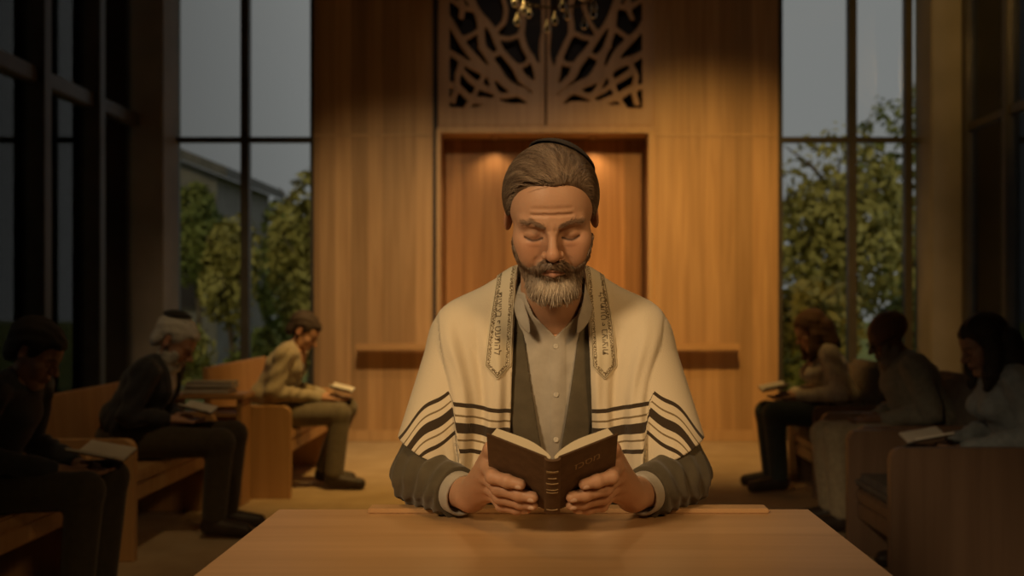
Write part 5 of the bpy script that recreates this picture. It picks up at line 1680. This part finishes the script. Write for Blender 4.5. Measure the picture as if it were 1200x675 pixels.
# ---- the open book
cov_m = noise_mat('book_cloth', (0.095, 0.052, 0.026), (0.125, 0.072, 0.036), 70, rough=0.6, bump=0.15, bscale=700)
page_m = noise_mat('page_edges', (0.56, 0.47, 0.32), (0.66, 0.57, 0.41), 3, stretch=(1, 1, 1), rough=0.9)
gold_m = noise_mat('gilt_print', (0.30, 0.20, 0.10), (0.38, 0.27, 0.14), 30, rough=0.5)
book = thing('prayer_book', 'open dark brown prayer book held up in both hands above the table', 'book', tuple(float(a) for a in BO))
def bkl(s, t, o, side): return Vector(bk(s, t, o, side) - BO)
def slab(name, side, s0, s1, t0, t1, o0, o1, mat, parent, bev=0.0012):
    bm = bmesh.new()
    vs = [bm.verts.new(bkl(s, t, o, side)) for s in (s0, s1) for t in (t0, t1) for o in (o0, o1)]
    for q in ((0, 1, 3, 2), (4, 6, 7, 5), (0, 4, 5, 1), (2, 3, 7, 6), (0, 2, 6, 4), (1, 5, 7, 3)):
        bm.faces.new([vs[i] for i in q])
    bmesh.ops.bevel(bm, geom=list(bm.edges), offset=bev, segments=2, affect='EDGES')
    return bm_obj(name, bm, mat, parent)
for sd in (-1, 1):
    cov = slab('cover', sd, 0.010, BW, 0.0, BH, -0.0028, 0.0, cov_m, book)
    if sd == 1: right_cover = cov
    # page block: pages fan from the spine, bulging away from the cover
    bm = bmesh.new(); K = 14; rings = []
    for t in (0.004, BH - 0.005):
        a_, b_2 = [], []
        for k in range(K + 1):
            s = 0.006 + (BW - 0.012) * k / K
            u = k / K
            th = 0.004 + 0.0165 * (math.sin(min(u * 2.6, math.pi / 2)) ** 0.8) * (1 - 0.25 * u)
            a_.append(bm.verts.new(bkl(s, t, -0.0029, sd)))
            b_2.append(bm.verts.new(bkl(s - 0.002 * u, t, -0.0029 - th, sd)))
        rings.append((a_, b_2))
    (a0, b0), (a1, b1) = rings
    for k in range(K):
        bm.faces.new((a0[k], a0[k + 1], b0[k + 1], b0[k])); bm.faces.new((a1[k], b1[k], b1[k + 1], a1[k + 1]))
        bm.faces.new((b0[k], b0[k + 1], b1[k + 1], b1[k])); bm.faces.new((a0[k], a1[k], a1[k + 1], a0[k + 1]))
    bm.faces.new((a0[K], a1[K], b1[K], b0[K])); bm.faces.new((a0[0], b0[0], b1[0], a1[0]))
    bm_obj('pages', bm, page_m, book)
# spine: gently rounded with raised bands
bm = bmesh.new(); K = 10; n_t = 2
secs = []
for t in (0.0, BH):
    row_o, row_i = [], []
    for k in range(K + 1):
        a = -1 + 2 * k / K
        x = 0.0125 * math.sin(a * 1.25) / math.sin(1.25)
        y = 0.0045 * (math.cos(a * 1.25) - math.cos(1.25)) / (1 - math.cos(1.25))
        base = Vector(BU * t) + Vector(BN) * (0.0030)
        row_o.append(bm.verts.new(base + Vector((x, 0, 0)) - Vector(BN) * (y + 0.0015)))
        row_i.append(bm.verts.new(base + Vector((x * 0.9, 0, 0)) - Vector(BN) * (y - 0.0025)))
    secs.append((row_o, row_i))
(o0, i0), (o1, i1) = secs
for k in range(K):
    bm.faces.new((o0[k], o0[k + 1], o1[k + 1], o1[k])); bm.faces.new((i0[k], i1[k], i1[k + 1], i0[k + 1]))
    bm.faces.new((o0[k], i0[k], i0[k + 1], o0[k + 1])); bm.faces.new((o1[k], o1[k + 1], i1[k + 1], i1[k]))
bm.faces.new((o0[0], o1[0], i1[0], i0[0])); bm.faces.new((o0[K], i0[K], i1[K], o1[K]))
spine = bm_obj('spine', bm, cov_m, book, False)
def spine_band(t, w, h, mat):
    bm = bmesh.new(); rows = []
    for tt in (t - h / 2, t + h / 2):
        r = []
        for k in range(9):
            a = (-1 + 2 * k / 8) * w
            x = 0.0125 * math.sin(a * 1.25) / math.sin(1.25); y = 0.0045 * (math.cos(a * 1.25) - math.cos(1.25)) / (1 - math.cos(1.25))
            r.append((bm.verts.new(Vector(BU * tt) + Vector(BN) * 0.003 + Vector((x, 0, 0)) - Vector(BN) * (y + 0.0024)), bm.verts.new(Vector(BU * tt) + Vector(BN) * 0.003 + Vector((x, 0, 0)) - Vector(BN) * (y + 0.0008))))
        rows.append(r)
    for k in range(8):
        A, B = rows
        bm.faces.new((A[k][0], A[k + 1][0], B[k + 1][0], B[k][0])); bm.faces.new((A[k][0], A[k][1], A[k + 1][1], A[k + 1][0])); bm.faces.new((B[k][0], B[k + 1][0], B[k + 1][1], B[k][1]))
    return bm_obj('spine_line', bm, mat, spine)
for t, w, h in ((0.112, 0.62, 0.004), (0.096, 0.42, 0.0016), (0.082, 0.66, 0.0022), (0.066, 0.62, 0.0016), (0.0585, 0.62, 0.0016), (0.012, 0.60, 0.0016)):
    spine_band(t, w, h, gold_m)
me = text_mesh('זכסמ', 0.021)
bm = bmesh.new(); bm.from_mesh(me)
cvec = bk(1, 0, 0, 1) - bk(0, 0, 0, 1)
for vv in bm.verts:
    c = vv.co.copy()
    vv.co = bkl(0.060 + c.x, 0.100 + c.y + c.x * 0.12, 0.0004, 1)
ti = bm_obj('cover_title', bm, gold_m, right_cover); ti['label'] = 'faint gilt lettering'
